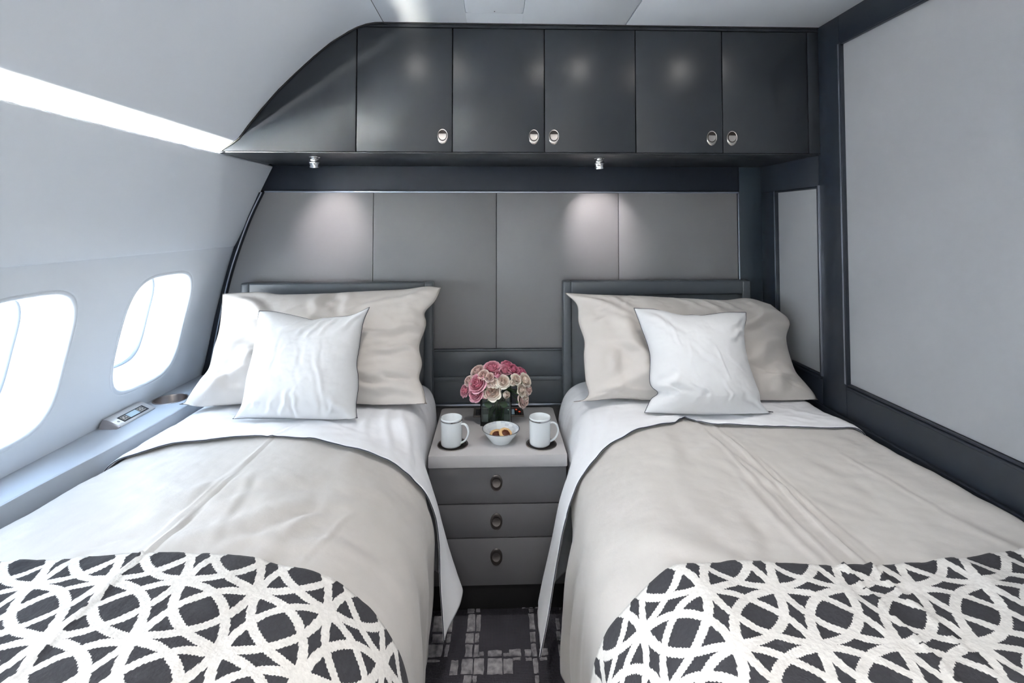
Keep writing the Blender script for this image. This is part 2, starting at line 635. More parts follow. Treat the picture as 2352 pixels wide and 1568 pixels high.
CARPET = [(-0.096, 1.766, -0.07, 1.839), (-0.065, 1.766, -0.051, 1.835), (-0.098, 1.718, -0.072, 1.755), (-0.067, 1.719, -0.054, 1.754), (-0.097, 1.666, -0.074, 1.71), (-0.069, 1.664, -0.053, 1.708), (-0.052, 1.666, -0.037, 1.679), (-0.024, 1.665, 0.021, 1.684), (0.027, 1.664, 0.045, 1.673), (0.046, 1.663, 0.084, 1.686), (0.097, 1.662, 0.118, 1.683), (0.12, 1.661, 0.135, 1.706), (0.145, 1.663, 0.173, 1.685), (0.12, 1.767, 0.138, 1.834), (0.12, 1.715, 0.137, 1.754), (-0.106, 1.603, -0.071, 1.656), (-0.067, 1.601, -0.035, 1.655), (-0.024, 1.6, 0.023, 1.654), (0.026, 1.601, 0.056, 1.652), (0.058, 1.647, 0.082, 1.654), (0.099, 1.644, 0.119, 1.652), (0.122, 1.599, 0.137, 1.65), (0.143, 1.644, 0.166, 1.653), (-0.14, 1.602, -0.117, 1.651), (-0.211, 1.722, -0.171, 1.754), (-0.163, 1.723, -0.149, 1.754), (-0.223, 1.668, -0.173, 1.713), (-0.164, 1.667, -0.152, 1.711), (-0.214, 1.768, -0.174, 1.833), (-0.164, 1.767, -0.148, 1.833), (-0.224, 1.649, -0.177, 1.654), (0.123, 1.566, 0.134, 1.589), (-0.097, 1.573, -0.073, 1.595), (-0.068, 1.573, -0.056, 1.593), (0.212, 1.763, 0.224, 1.809), (0.208, 1.719, 0.222, 1.754), (0.209, 1.659, 0.223, 1.7), (0.207, 1.6, 0.22, 1.649), (0.03, 1.863, 0.083, 1.882), (0.098, 1.861, 0.137, 1.88), (0.146, 1.86, 0.176, 1.876), (0.122, 1.842, 0.139, 1.855), (-0.1, 1.846, -0.074, 1.868), (-0.067, 1.848, -0.053, 1.883)]
ROSES = [(-0.073, 2.054, 0.748, 0.0357, 'P'), (-0.079, 2.055, 0.709, 0.0304, 'P'), (-0.126, 2.082, 0.71, 0.0235, 'P'), (-0.073, 2.108, 0.781, 0.0293, 'G'), (-0.049, 2.06, 0.781, 0.0197, 'G'), (-0.024, 2.05, 0.773, 0.0178, 'G'), (-0.014, 2.104, 0.796, 0.0329, 'P'), (0.039, 2.098, 0.788, 0.0255, 'P'), (0.052, 2.126, 0.8, 0.024, 'D'), (0.075, 2.111, 0.786, 0.0275, 'D'), (0.112, 2.125, 0.77, 0.024, 'D'), (0.008, 2.051, 0.778, 0.016, 'B'), (0.032, 2.045, 0.757, 0.0249, 'C'), (0.066, 2.049, 0.746, 0.0143, 'b'), (0.086, 2.061, 0.762, 0.0197, 'C'), (0.124, 2.081, 0.751, 0.0253, 'C'), (0.109, 2.064, 0.715, 0.0215, 'C'), (0.137, 2.083, 0.713, 0.0199, 'G'), (0.117, 2.079, 0.671, 0.0289, 'G'), (0.12, 2.073, 0.696, 0.0198, 'C'), (-0.011, 2.041, 0.719, 0.0319, 'C'), (-0.001, 2.042, 0.753, 0.0178, 'C'), (0.041, 2.045, 0.703, 0.016, 'b'), (-0.11, 2.075, 0.752, 0.018, 'G'), (-0.019, 2.044, 0.756, 0.0178, 'G'), (-0.041, 2.045, 0.71, 0.016, 'D')]

# ------------------------------------------------------------------ dimensions
Y_WALL = 2.28          # head wall
Y_CAB = 1.851          # cabinet front
X_R = 1.232            # right wall
Z_CEIL = 2.142
Y_BACK = -1.55
Z_LEDGE = 0.73
WIN_PITCH = 0.547
WIN_C = 1.868

# sidewall profile, (z, x)
LOWER = [(0.70, -1.297), (0.73, -1.292), (0.774, -1.28), (0.86, -1.262), (0.937, -1.248), (1.01, -1.233), (1.086, -1.215), (1.202, -1.186), (1.26, -1.170), (1.31, -1.156)]
UPPER = [(1.299, -1.150), (1.36, -1.1225), (1.425, -1.097), (1.48, -1.074), (1.537, -1.050), (1.59, -1.0255), (1.645, -0.999)]
ARC = [(-0.999, 1.664), (-0.981, 1.676), (-0.960, 1.689), (-0.938, 1.706), (-0.905, 1.753), (-0.858, 1.814), (-0.797, 1.887), (-0.734, 1.951),
       (-0.672, 2.010), (-0.609, 2.064), (-0.545, 2.106), (-0.514, 2.1225), (-0.481, 2.1345), (-0.450, 2.1405), (-0.418, 2.142)]


def lower_x(z):
    return hermite(LOWER, z)


def hermite(t, z):
    z = min(max(z, t[0][0] - .05), t[-1][0] + .05)
    for i in range(len(t) - 1):
        if z <= t[i + 1][0] or i == len(t) - 2:
            p0 = t[max(0, i - 1)]
            p1, p2 = t[i], t[i + 1]
            p3 = t[min(len(t) - 1, i + 2)]
            w = (z - p1[0]) / (p2[0] - p1[0])
            m1 = (p2[1] - p0[1]) / (p2[0] - p0[0]) * (p2[0] - p1[0])
            m2 = (p3[1] - p1[1]) / (p3[0] - p1[0]) * (p2[0] - p1[0])
            return (2 * w ** 3 - 3 * w * w + 1) * p1[1] + (w ** 3 - 2 * w * w + w) * m1 + (-2 * w ** 3 + 3 * w * w) * p2[1] + (w ** 3 - w * w) * m2


def wall_pt(y, z, off=0.0):
    e = 0.004
    x = lower_x(z)
    dx = (lower_x(z + e) - lower_x(z - e)) / (2 * e)
    n = Vector((1, 0, -dx)).normalized()      # points into the cabin
    return Vector((x, y, z)) + n * off


# ------------------------------------------------------------------ floor
fl = box('floor', (-1.45, Y_BACK - 0.05, -0.06), (1.30, 2.40, 0.0), CARPET_MAT, None, 0)
tag(fl, kind='structure')
random.seed(4)
# the motif repeats along the aisle
for (x0, y0, x1, y1) in CARPET + [(a, b - k * 0.29, c, d - k * 0.29) for k in (1, 2, 3, 4) for a, b, c, d in CARPET if 1.598 < b < 1.80]:
    # cut-pile tufts, slightly uneven and standing a little proud of the loop pile
    bm = bmesh.new()
    ring = []
    for (ax, ay, bx, by) in ((x0, y0, x1, y0), (x1, y0, x1, y1), (x1, y1, x0, y1), (x0, y1, x0, y0)):
        for k in range(3):
            t = k / 3
            ring.append((ax + (bx - ax) * t + random.uniform(-.0016, .0016), ay + (by - ay) * t + random.uniform(-.0016, .0016)))
    lo = [bm.verts.new((x, y, 0.0)) for x, y in ring]
    cx, cy = (x0 + x1) / 2, (y0 + y1) / 2
    hi = [bm.verts.new((cx + (x - cx) * 0.94, cy + (y - cy) * 0.94, 0.0035)) for x, y in ring]
    for i in range(12):
        j = (i + 1) % 12
        bm.faces.new((lo[i], lo[j], hi[j], hi[i]))
    bm.faces.new(hi)
    link('carpet_tuft', bm, TUFT, fl)

# ------------------------------------------------------------------ left wall with windows
N_SIDE = 24
Z0, Z1 = 0.715, 1.308
WA, WB, WEXP = 0.1665, 0.1925, 3.7          # half width, half height of a window opening
WZ = 1.012
bm = bmesh.new()


def hole_pt(phi, d, c):
    a, b = WA + d, WB + d
    r = (abs(math.cos(phi) / a) ** WEXP + abs(math.sin(phi) / b) ** WEXP) ** (-1 / WEXP)
    return c + r * math.cos(phi), WZ + r * math.sin(phi)


centers = [WIN_C - WIN_PITCH * k for k in range(7)]
for c in centers:
    ylo, yhi = c - WIN_PITCH / 2, c + WIN_PITCH / 2
    per = []
    for k in range(N_SIDE):
        per.append((yhi, Z0 + (Z1 - Z0) * k / N_SIDE))
    for k in range(N_SIDE):
        per.append((yhi - (yhi - ylo) * k / N_SIDE, Z1))
    for k in range(N_SIDE):
        per.append((ylo, Z1 - (Z1 - Z0) * k / N_SIDE))
    for k in range(N_SIDE):
        per.append((ylo + (yhi - ylo) * k / N_SIDE, Z0))
    rows = []
    offs = [(0.0, -0.010), (0.0008, -0.004), (0.003, -0.0005), (0.006, 0.0012), (0.010, 0.0012), (0.0125, -0.0004), (0.014, -0.0022), (0.0155, -0.0004), (0.018, 0.0), (0.026, 0.0)]
    for d, h in offs:
        rows.append([wall_pt(*hole_pt(math.atan2(z - WZ, y - c), d, c), off=h) for y, z in per])
    for w in (0.25, 0.5, 0.75, 1.0):
        row = []
        for y, z in per:
            hy, hz = hole_pt(math.atan2(z - WZ, y - c), 0.026, c)
            row.append(wall_pt(hy + (y - hy) * w, hz + (z - hz) * w))
        rows.append(row)
    bm_grid(bm, rows, closed_v=True)
yend = WIN_C + WIN_PITCH / 2
bm_grid(bm, [[wall_pt(yend + (Y_WALL + 0.01 - yend) * j / 4, Z0 + (Z1 - Z0) * k / N_SIDE) for j in range(5)] for k in range(N_SIDE + 1)])
bmesh.ops.remove_doubles(bm, verts=bm.verts, dist=0.0004)
bmesh.ops.recalc_face_normals(bm, faces=bm.faces)
wall_left = link('wall_left', bm, WHITE_PANEL, None, smooth=180)
tag(wall_left, kind='structure')

# upper sidewall panel, standing a little proud, with a turned lip along its top
up = [(x, z) for z, x in UPPER]
prof = [(-1.175, 1.296), (-1.158, 1.2955), (-1.1525, 1.297)] + up[1:-1] + [(-1.0035, 1.637), (-0.999, 1.6455), (-1.0005, 1.6505), (-1.005, 1.6515), (-1.011, 1.648), (-1.018, 1.634), (-1.036, 1.602), (-1.085, 1.597)]
sheet_strip('upper_panel', [tuple(p) for p in catmull([(x, z, 0) for x, z in prof], 90)][:] and [(p[0], p[1]) for p in catmull([(x, z, 0) for x, z in prof], 90)], Y_BACK, 2.272, 4, WHITE_PANEL, wall_left, smooth=180)

# curved ceiling panel above the light slot
arc = [(p[0], p[1]) for p in catmull([(-1.098, 1.592, 0), (-1.094, 1.612, 0), (-1.075, 1.632, 0), (-1.035, 1.650, 0)] + [(x, z, 0) for x, z in ARC], 110)]
ceiling = box('ceiling', (-1.45, Y_BACK - 0.05, Z_CEIL + 0.012), (1.30, 2.40, Z_CEIL + 0.06), GAP, None, 0)
tag(ceiling, kind='structure')
sheet_strip('curved_ceiling_panel', arc, Y_BACK, 2.27, 4, CEILING, ceiling, smooth=180)


def ceiling_panel(x0, x1):
    box('ceiling_panel', (x0, Y_BACK, Z_CEIL), (x1, 2.28, Z_CEIL + 0.013), CEILING, ceiling, 0.0015)


ceiling_panel(-0.4165, -0.1075)
ceiling_panel(0.0985, 0.4885)
ceiling_panel(0.4920, X_R + 0.03)
box('ceiling_panel', (-0.1075, 1.7585, Z_CEIL), (0.0985, 2.28, Z_CEIL + 0.013), CEILING, ceiling, 0)
box('ceiling_panel', (-0.1075, Y_BACK, Z_CEIL), (0.0985, 1.345, Z_CEIL + 0.013), CEILING, ceiling, 0)
hx0, hx1, hy0, hy1, hr = -0.106, 0.097, 1.3475, 1.757, 0.014
hp = []
for (cx, cy, a0) in ((hx1 - hr, hy1 - hr, 0), (hx0 + hr, hy1 - hr, 90), (hx0 + hr, hy0 + hr, 180), (hx1 - hr, hy0 + hr, 270)):
    for k in range(6):
        a = rad(a0 + 90 * k / 5)
        hp.append((cx + hr * math.cos(a), cy + hr * math.sin(a)))
hatch = prism('ceiling_hatch', hp, Z_CEIL - 0.001, Z_CEIL + 0.012, CEILING, ceiling, 0.001, axis='Z')
bm = bmesh.new()
bm_lathe(bm, [(0, -0.0005), (0.002, -0.0005), (0.002, 0.002), (0, 0.002)], 10, (-0.004, 1.74, Z_CEIL - 0.0015))
link('hatch_latch', bm, GAP, hatch)

# concealed light strip in the slot behind the lip
led = box('trim_4', (-1.074, Y_BACK, 1.6035), (-1.044, 1.85, 1.6095), LED, None, 0)
tag(led, kind='structure')

# windows: deep reveal, outer frame and pane
for i, c in enumerate(centers):
    N = 72
    rows = []
    for dep, dy, dz in ((-0.010, 0.0, 0.0), (-0.018, 0.0005, 0.0005), (-0.05, -0.009, -0.006), (-0.09, -0.021, -0.016), (-0.118, -0.032, -0.026)):
        row = []
        for k in range(N):
            phi = 2 * PI * k / N
            y, z = hole_pt(phi, 0.0, c)
            f = 1 + dy / WA
            g = 1 + dz / WB
            row.append(wall_pt(c + (y - c) * f, WZ + (z - WZ) * g, off=dep))
        rows.append(row)
    bm = bmesh.new()
    bm_grid(bm, rows, closed_v=True)
    win = link('window_%d' % (i + 1), bm, WHITE_PANEL, None, smooth=60)
    tag(win, kind='structure')
    # seal frame around the outer pane
    rows = []
    for dep, s in ((-0.117, -0.0315), (-0.119, -0.034), (-0.124, -0.0355), (-0.130, -0.037)):
        row = []
        for k in range(N):
            phi = 2 * PI * k / N
            y, z = hole_pt(phi, 0.0, c)
            row.append(wall_pt(c + (y - c) * (1 + s / WA), WZ + (z - WZ) * (1 + (s + 0.004) / WB), off=dep))
        rows.append(row)
    bm = bmesh.new()
    bm_grid(bm, rows, closed_v=True)
    link('window_frame', bm, mat('window_seal_grey', (0.22, 0.25, 0.28), 0.5) if i == 0 else bpy.data.materials['window_seal_grey'], win, smooth=60)
    bm = bmesh.new()
    row = []
    for k in range(N):
        phi = 2 * PI * k / N
        y, z = hole_pt(phi, 0.0, c)
        row.append(bm.verts.new(wall_pt(c + (y - c) * (1 - 0.036 / WA), WZ + (z - WZ) * (1 - 0.032 / WB), off=-0.127)))
    bm.faces.new(row)
    link('pane', bm, PANE, win)
    # daylight portal just outside the pane
    ld = bpy.data.lights.new('sky_portal', 'AREA')
    ld.shape = 'RECTANGLE'
    ld.size = 0.36
    ld.size_y = 0.42
    ld.cycles.is_portal = True
    lo = bpy.data.objects.new('sky_portal', ld)
    COL.objects.link(lo)
    p = wall_pt(c, WZ, -0.165)
    q = wall_pt(c, WZ, 0.0)
    lo.location = p
    lo.rotation_euler = (q - p).to_track_quat('-Z', 'Y').to_euler()

# outer skin so that daylight enters only through the windows
skin = []
for z, x in [(1.70, -1.30), (1.45, -1.32), (1.30, -1.345), (1.31, -1.19)]:
    skin.append((x, z))
bm = bmesh.new()
bm_grid(bm, [[(x, y, z) for y in (Y_BACK - 0.05, 2.40)] for x, z in [(-0.30, 2.20), (-0.80, 2.10), (-1.12, 1.78), (-1.20, 1.45), (-1.22, 1.32), (-1.168, 1.306)]])
link('outer_lining', bm, GAP, wall_left, smooth=0)
bm = bmesh.new()
bm_grid(bm, [[(x, y, z) for y in (Y_BACK - 0.05, 2.40)] for x, z in [(-1.294, 0.722), (-1.36, 0.70), (-1.40, 0.40), (-1.40, -0.05)]])
link('outer_lining', bm, GAP, wall_left, smooth=0)
for yy in (2.30, Y_BACK - 0.02):
    pts = [(-1.36, 0.70)] + [(x - 0.005, z) for z, x in LOWER] + [(-1.20, 1.33), (-1.35, 1.33)]
    prism('end_lining', pts, yy, yy + 0.02, GAP, wall_left)

# ------------------------------------------------------------------ window ledge
ledge = thing('trim_1', (-1.22, 1.0, 0.0), kind='structure')
CUP = (-1.229, 1.962, 0.053)
bm = bmesh.new()


def ledge_edge(y):
    return lerp_table([(-1.6, -1.17), (1.2, -1.168), (1.75, -1.128), (2.3, -1.118)], y)


# top surface with a round hole for the cup holder
def ledge_cell(y0, y1, hole=None):
    if hole is None:
        n = max(1, int((y1 - y0) / 0.08))
        bm_grid(bm, [[(-1.296 + (ledge_edge(y0 + (y1 - y0) * j / n) - 0.006 + 1.296) * i / 3, y0 + (y1 - y0) * j / n, Z_LEDGE) for j in range(n + 1)] for i in range(4)])
        return
    cx, cy, r = hole
    per = []
    for (a, b) in (((0, 0), (1, 0)), ((1, 0), (1, 1)), ((1, 1), (0, 1)), ((0, 1), (0, 0))):
        for k in range(12):
            u = a[0] + (b[0] - a[0]) * k / 12
            v = a[1] + (b[1] - a[1]) * k / 12
            y = y0 + (y1 - y0) * v
            per.append((-1.296 + (ledge_edge(y) - 0.006 + 1.296) * u, y))
    inner = []
    for x, y in per:
        a = math.atan2(y - cy, x - cx)
        inner.append((cx + r * math.cos(a), cy + r * math.sin(a), Z_LEDGE))
    bm_grid(bm, [inner, [(x, y, Z_LEDGE) for x, y in per]], closed_v=True)


ledge_cell(Y_BACK, 1.88)
ledge_cell(1.88, 2.04, CUP)
ledge_cell(2.04, 2.28)
n = 40
ys = [Y_BACK + (2.28 - Y_BACK) * j / n for j in range(n + 1)]
bm_grid(bm, [[(ledge_edge(y) + dx, y, z) for y in ys] for dx, z in ((-0.006, Z_LEDGE), (-0.002, Z_LEDGE - 0.0015), (0, Z_LEDGE - 0.006), (0, 0.62), (-0.012, 0.615), (-0.012, 0.0))])
bmesh.ops.remove_doubles(bm, verts=bm.verts, dist=0.0003)
link('ledge_board', bm, LEDGE, ledge, smooth=40)
bm = bmesh.new()
bm_lathe(bm, [(0.0585, -0.001), (0.0588, 0.001), (0.0565, 0.0022), (0.0535, 0.0015), (0.0522, -0.002), (0.0515, -0.062), (0.048, -0.066), (0, -0.066)], 48, (CUP[0], CUP[1], Z_LEDGE))
bmesh.ops.recalc_face_normals(bm, faces=bm.faces)
link('cup_holder', bm, STEEL, ledge, smooth=50)

# ------------------------------------------------------------------ head wall
wall_back = thing('wall_back', (0, Y_WALL, 0), kind='structure')
box('backing', (-1.45, Y_WALL + 0.012, 0.0), (1.30, Y_WALL + 0.06, Z_CEIL + 0.03), GAP, wall_back, 0)
ZT = 1.533
box('upper_rail', (-1.06, Y_WALL - 0.002, ZT + 0.012), (1.127, Y_WALL + 0.013, 1.668), FRAME, wall_back, 0.001)
box('right_stile', (1.1275, Y_WALL - 0.002, 0.0), (X_R + 0.01, Y_WALL + 0.013, 1.668), STILE, wall_back, 0.001)


def side_x(z):
    """left limit of the wall covering, following the sidewall"""
    return hermite([(0.58, -1.262), (0.774, -1.243), (0.937, -1.216), (1.086, -1.188), (1.202, -1.160), (1.299, -1.130), (1.425, -1.085), (1.533, -1.036)], z)


seams = [-0.5515, 0.0045, 0.564]
zs = [ZT - (ZT - 0.58) * k / 24 for k in range(25)]
p1 = [(side_x(z), z) for z in zs]
prism('wall_panel', p1 + [(seams[0] - 0.0015, 0.58), (seams[0] - 0.0015, ZT)], Y_WALL, Y_WALL + 0.012, COVERING, wall_back)
for a, b in ((seams[0], seams[1]), (seams[1], seams[2]), (seams[2], 1.1185)):
    box('wall_panel', (a + 0.0015, Y_WALL, 0.8315), (b - 0.0015, Y_WALL + 0.012, ZT), COVERING, wall_back, 0.001)


def bead(name, pts, r, parent, m=TRIM_METAL):
    return tube(name, pts, r, m, parent, n=8)


box('top_bead', (-1.036, Y_WALL - 0.006, ZT), (1.1255, Y_WALL + 0.012, ZT + 0.0075), TRIM_METAL, wall_back, 0.002)
box('top_bead', (-1.042, Y_WALL - 0.004, ZT + 0.0075), (1.1275, Y_WALL + 0.012, ZT + 0.012), FRAME, wall_back, 0.001)
box('right_bead', (1.1195, Y_WALL - 0.006, 0.58), (1.1265, Y_WALL + 0.012, ZT), TRIM_METAL, wall_back, 0.002)
# curved dark moulding with a bright bead between the covering and the sidewall
pin = [(side_x(z), z) for z in zs]
pout = [(min(side_x(z) - 0.021, (lower_x(min(z, 1.3)) + 0.004 if z < 1.3 else side_x(z) - 0.018)), z) for z in zs]
prism('curved_moulding', pin + list(reversed(pout)), Y_WALL - 0.020, Y_WALL + 0.012, FRAME, wall_back, 0.002)
tube('curved_bead', [(x - 0.004, Y_WALL - 0.021, z) for x, z in pin], 0.0032, TRIM_METAL, wall_back)
# stepped dark panels between the beds
box('lower_panel', (-0.50, Y_WALL - 0.006, 0.709), (0.62, Y_WALL + 0.012, 0.820), HEADBOARD, wall_back, 0.002)
box('lower_panel', (-0.50, Y_WALL - 0.004, 0.590), (0.62, Y_WALL + 0.012, 0.688), HEADBOARD, wall_back, 0.002)
box('lower_panel', (-0.50, Y_WALL - 0.002, 0.0), (0.62, Y_WALL + 0.012, 0.577), NIGHT, wall_back, 0.002)
box('lower_bead', (-0.50, Y_WALL - 0.010, 0.821), (0.62, Y_WALL + 0.012, 0.830), HEADBOARD, wall_back, 0.003)
box('lower_bead', (-0.50, Y_WALL - 0.014, 0.6885), (0.62, Y_WALL + 0.012, 0.7085), HEADBOARD, wall_back, 0.004)
box('lower_bead', (-0.50, Y_WALL - 0.016, 0.578), (0.62, Y_WALL + 0.012, 0.589), TRIM_METAL, wall_back, 0.004)
box('panel_below', (0.62, Y_WALL, 0.0), (1.127, Y_WALL + 0.012, 0.83), FRAME, wall_back, 0)
box('panel_below', (-1.30, Y_WALL, 0.0), (-0.50, Y_WALL + 0.012, 0.579), FRAME, wall_back, 0)

# ------------------------------------------------------------------ right wall
wall_right = thing('wall_right', (X_R, 1.0, 0), kind='structure')
box('backing', (X_R + 0.012, Y_BACK, 0), (X_R + 0.06, 2.40, Z_CEIL + 0.03), GAP, wall_right, 0)
BIG = (-0.60, 1.735, 0.836, 2.042)       # y0,y1,z0,z1
SML = (1.867, 2.159, 0.827, 1.536)
XF = X_R
box('top_rail', (XF, Y_BACK, BIG[3]), (XF + 0.013, BIG[1] + 0.004, Z_CEIL + 0.01), FRAME_R, wall_right, 0.0015)
box('middle_stile', (XF, BIG[1] + 0.005, 0.0), (XF + 0.013, SML[0], Z_CEIL + 0.01), FRAME_R, wall_right, 0.0015)
box('upper_rail', (XF, SML[0] + 0.0008, SML[3]), (XF + 0.013, Y_WALL, Z_CEIL + 0.01), FRAME_R, wall_right, 0.0015)
box('rear_stile', (XF, SML[1], 0.0), (XF + 0.013, Y_WALL, SML[3] - 0.001), FRAME_R, wall_right, 0.0015)
box('lower_rail', (XF, SML[0] + 0.0008, 0.0), (XF + 0.013, SML[1] - 0.0008, SML[2]), FRAME_R, wall_right, 0.0015)
box('lower_rail', (XF, Y_BACK, 0.0), (XF + 0.013, BIG[1] + 0.004, BIG[2]), FRAME_R, wall_right, 0.0015)
box('front_panel', (XF, Y_BACK, BIG[2]), (XF + 0.013, BIG[0], BIG[3]), COVERING_R, wall_right, 0.001)
box('wall_panel', (XF + 0.007, BIG[0], BIG[2]), (XF + 0.013, BIG[1], BIG[3]), COVERING_R, wall_right, 0)
box('wall_panel', (XF + 0.007, SML[0], SML[2]), (XF + 0.013, SML[1], SML[3]), COVERING_R, wall_right, 0)
for y0, y1, z0, z1, mm in ((BIG[1] - 0.010, BIG[1] - 0.003, BIG[2] - 0.004, BIG[3], FRAME_R), (BIG[1] - 0.003, BIG[1] + 0.005, BIG[2] - 0.004, BIG[3] - 0.004, TRIM_METAL),
                           (SML[0] - 0.008, SML[0], SML[2] - 0.006, SML[3] + 0.004, TRIM_METAL), (SML[0], SML[0] + 0.005, SML[2], SML[3], FRAME_R),
                           (SML[1], SML[1] + 0.008, SML[2], SML[3], TRIM_METAL), (SML[1] - 0.006, SML[1], SML[2], SML[3], FRAME_R)):
    box('side_bead', (XF - 0.007, y0, z0), (XF + 0.012, y1, z1), mm, wall_right, 0.002)
for y0, y1, z in ((BIG[0], BIG[1] - 0.01, BIG[2] - 0.008), (SML[0], SML[1], SML[2] - 0.008)):
    box('lower_bead', (XF - 0.005, y0, z), (XF + 0.012, y1, z + 0.008), FRAME_R, wall_right, 0.002)
    box('lower_bead', (XF - 0.010, y0, z - 0.010), (XF + 0.012, y1, z - 0.001), FRAME_R, wall_right, 0.003)
box('upper_bead', (XF - 0.006, BIG[0], BIG[3] - 0.008), (XF + 0.012, BIG[1] - 0.01, BIG[3] - 0.001), FRAME_R, wall_right, 0.002)
box('upper_bead', (XF - 0.006, SML[0], SML[3] - 0.008), (XF + 0.012, SML[1], SML[3] - 0.001), FRAME_R, wall_right, 0.002)
box('lower_shelf', (XF - 0.012, Y_BACK, 0.0), (XF + 0.001, Y_WALL - 0.01, 0.716), FRAME_R, wall_right, 0.004)

# wall behind the camera
wf = box('wall_front', (-1.45, Y_BACK - 0.06, 0.0), (1.30, Y_BACK, Z_CEIL + 0.03), FRONT_WALL, None, 0)
tag(wf, kind='structure')

# ------------------------------------------------------------------ overhead cabinet
cab = thing('overhead_cabinet', (0.1, Y_CAB, 1.656), 'long charcoal overhead cabinet with five doors along the head wall', 'cabinet')
ZB, ZD0, ZD1 = 1.6535, 1.6600, 2.1225
cx_pts = [(x + 0.004, z - 0.004) for x, z in ARC]
body_pts = [(-0.992, ZB + 0.006)] + [(x + 0.008, z - 0.008) for x, z in ARC[1:]] + [(X_R - 0.0005, Z_CEIL - 0.004), (X_R - 0.0005, ZB + 0.006)]
prism('cabinet_body', body_pts, Y_CAB + 0.018, Y_WALL - 0.003, GAP, cab)
box('bottom_board', (-0.985, Y_CAB, ZB), (X_R - 0.0005, Y_WALL - 0.003, ZB + 0.005), CABINET, cab, 0.001)
dx = [-0.513, -0.160, 0.1825, 0.526, 0.857, 1.187]
side = [(-0.996, ZD0 - 0.0005), (dx[0] - 0.0025, ZD0 - 0.0005), (dx[0] - 0.0025, 2.1195)]
side += [(x + 0.003, z - 0.004) for x, z in reversed(ARC[:12]) if x < dx[0] - 0.006]
prism('side_panel', side, Y_CAB, Y_CAB + 0.018, CABINET, cab, 0.0008)
trail = [(dx[0] - 0.0005, ZD1 + 0.003), (X_R - 0.0005, ZD1 + 0.003), (X_R - 0.0005, Z_CEIL - 0.004), (-0.418, Z_CEIL - 0.004), (-0.450, 2.1365), (-0.481, 2.1305)]
prism('top_rail', trail, Y_CAB, Y_CAB + 0.018, CABINET, cab, 0.0008)
box('end_filler', (dx[5] + 0.002, Y_CAB, ZD0 - 0.0005), (X_R - 0.0005, Y_CAB + 0.018, ZD1 + 0.0005), CABINET, cab, 0.001)
# black seal between cabinet and curved ceiling panel
seal = thing('trim_2', (0, Y_CAB, 2.0), kind='structure')
tube('edge_seal', [(x + 0.002, Y_CAB - 0.001, z - 0.002) for x, z in ARC], 0.0034, SEAL, seal)
tube('edge_seal', [(-0.418, Y_CAB - 0.001, Z_CEIL - 0.0015), (X_R, Y_CAB - 0.001, Z_CEIL - 0.0015)], 0.0028, SEAL, seal)
# white return below the cabinet tip where the sidewall lip meets the head wall
prism('slot_end', [(-1.098, 1.595), (-1.037, 1.6015), (-1.019, 1.634), (-1.012, 1.6485), (-1.004, 1.6525), (-0.99, 1.655), (-1.03, 1.656), (-1.09, 1.63)], 1.853, 1.868, FRAME, seal)


def ellipse(cx, cz, a, b, n, off=0.0):
    return [(cx + (a + off) * math.cos(2 * PI * k / n), cz + (b + off) * math.sin(2 * PI * k / n)) for k in range(n)]


def latch_parts(parent, cx, y, cz, metal, dark, flip=1, s=1.0):
    """oval ring set in the face at y with a round paddle; flip=-1 turns it upside down"""
    n = 40
    A, B, r = 0.0203 * s, 0.0288 * s, 0.0160 * s
    oz = 0.0034 * s * flip
    ring = thing_local = bmesh.new()
    inner = [(cx + (r + 0.0008) * math.cos(2 * PI * k / n), cz + oz + (r + 0.0016 * s) * 1.16 * math.sin(2 * PI * k / n)) for k in range(n)]
    outer = ellipse(cx, cz, A, B, n)
    mid = [((i[0] * .45 + o[0] * .55), (i[1] * .45 + o[1] * .55)) for i, o in zip(inner, outer)]
    rows = [[(x, y + 0.0005, z) for x, z in outer], [(x, y - 0.0012, z) for x, z in ellipse(cx, cz, A, B, n, -0.0007)], [(x, y - 0.0030, z) for x, z in mid],
            [(x, y - 0.0024, z) for x, z in inner], [(x, y - 0.0004, z) for x, z in inner]]
    bm_grid(ring, rows, closed_v=True)
    bmesh.ops.recalc_face_normals(ring, faces=ring.faces)
    o1 = link('latch_ring', ring, metal, parent, smooth=50)
    cup = bmesh.new()
    bm_grid(cup, [[(x, y - 0.0006, z) for x, z in inner], [(cx + (x - cx) * .93, y - 0.0005, cz + oz + (z - cz - oz) * .93) for x, z in inner]], closed_v=True)
    vs = [cup.verts.new((cx + (x - cx) * .95, y - 0.0004, cz + oz + (z - cz - oz) * .95)) for x, z in inner]
    cup.faces.new(vs)
    link('latch_recess', cup, dark, parent, smooth=0)
    # paddle: a disc cut straight across, leaning out at the cut
    pd = bmesh.new()
    pr = r * 0.93
    pts = []
    for k in range(31):
        ang = rad(158) + (rad(382) - rad(158)) * k / 30
        pts.append((pr * math.cos(ang), pr * 1.14 * math.sin(ang)))
    if flip < 0:
        pts = [(pr * .97 * math.cos(2 * PI * k / 30), pr * (0.92 * math.sin(2 * PI * k / 30) - .30)) for k in range(30)]
    cz2 = cz + oz - 0.0005 * flip
    lo = [pd.verts.new((cx + u, y - 0.0008, cz2 + v * flip)) for u, v in pts]
    hi = [pd.verts.new((cx + u * .96, y - (0.0022 + 0.0042 * max(0, (v + pr) / (1.4 * pr)) ** 1.5), cz2 + v * .96 * flip)) for u, v in pts]
    m2 = len(pts)
    for i in range(m2):
        j = (i + 1) % m2
        pd.faces.new((lo[i], lo[j], hi[j], hi[i]))
    c0 = pd.verts.new((cx, y - 0.0026, cz2 - pr * 0.25 * flip))
    for i in range(m2):
        j = (i + 1) % m2
        pd.faces.new((hi[i], hi[j], c0))
    bmesh.ops.recalc_face_normals(pd, faces=pd.faces)
    link('latch_paddle', pd, metal, parent, smooth=45)


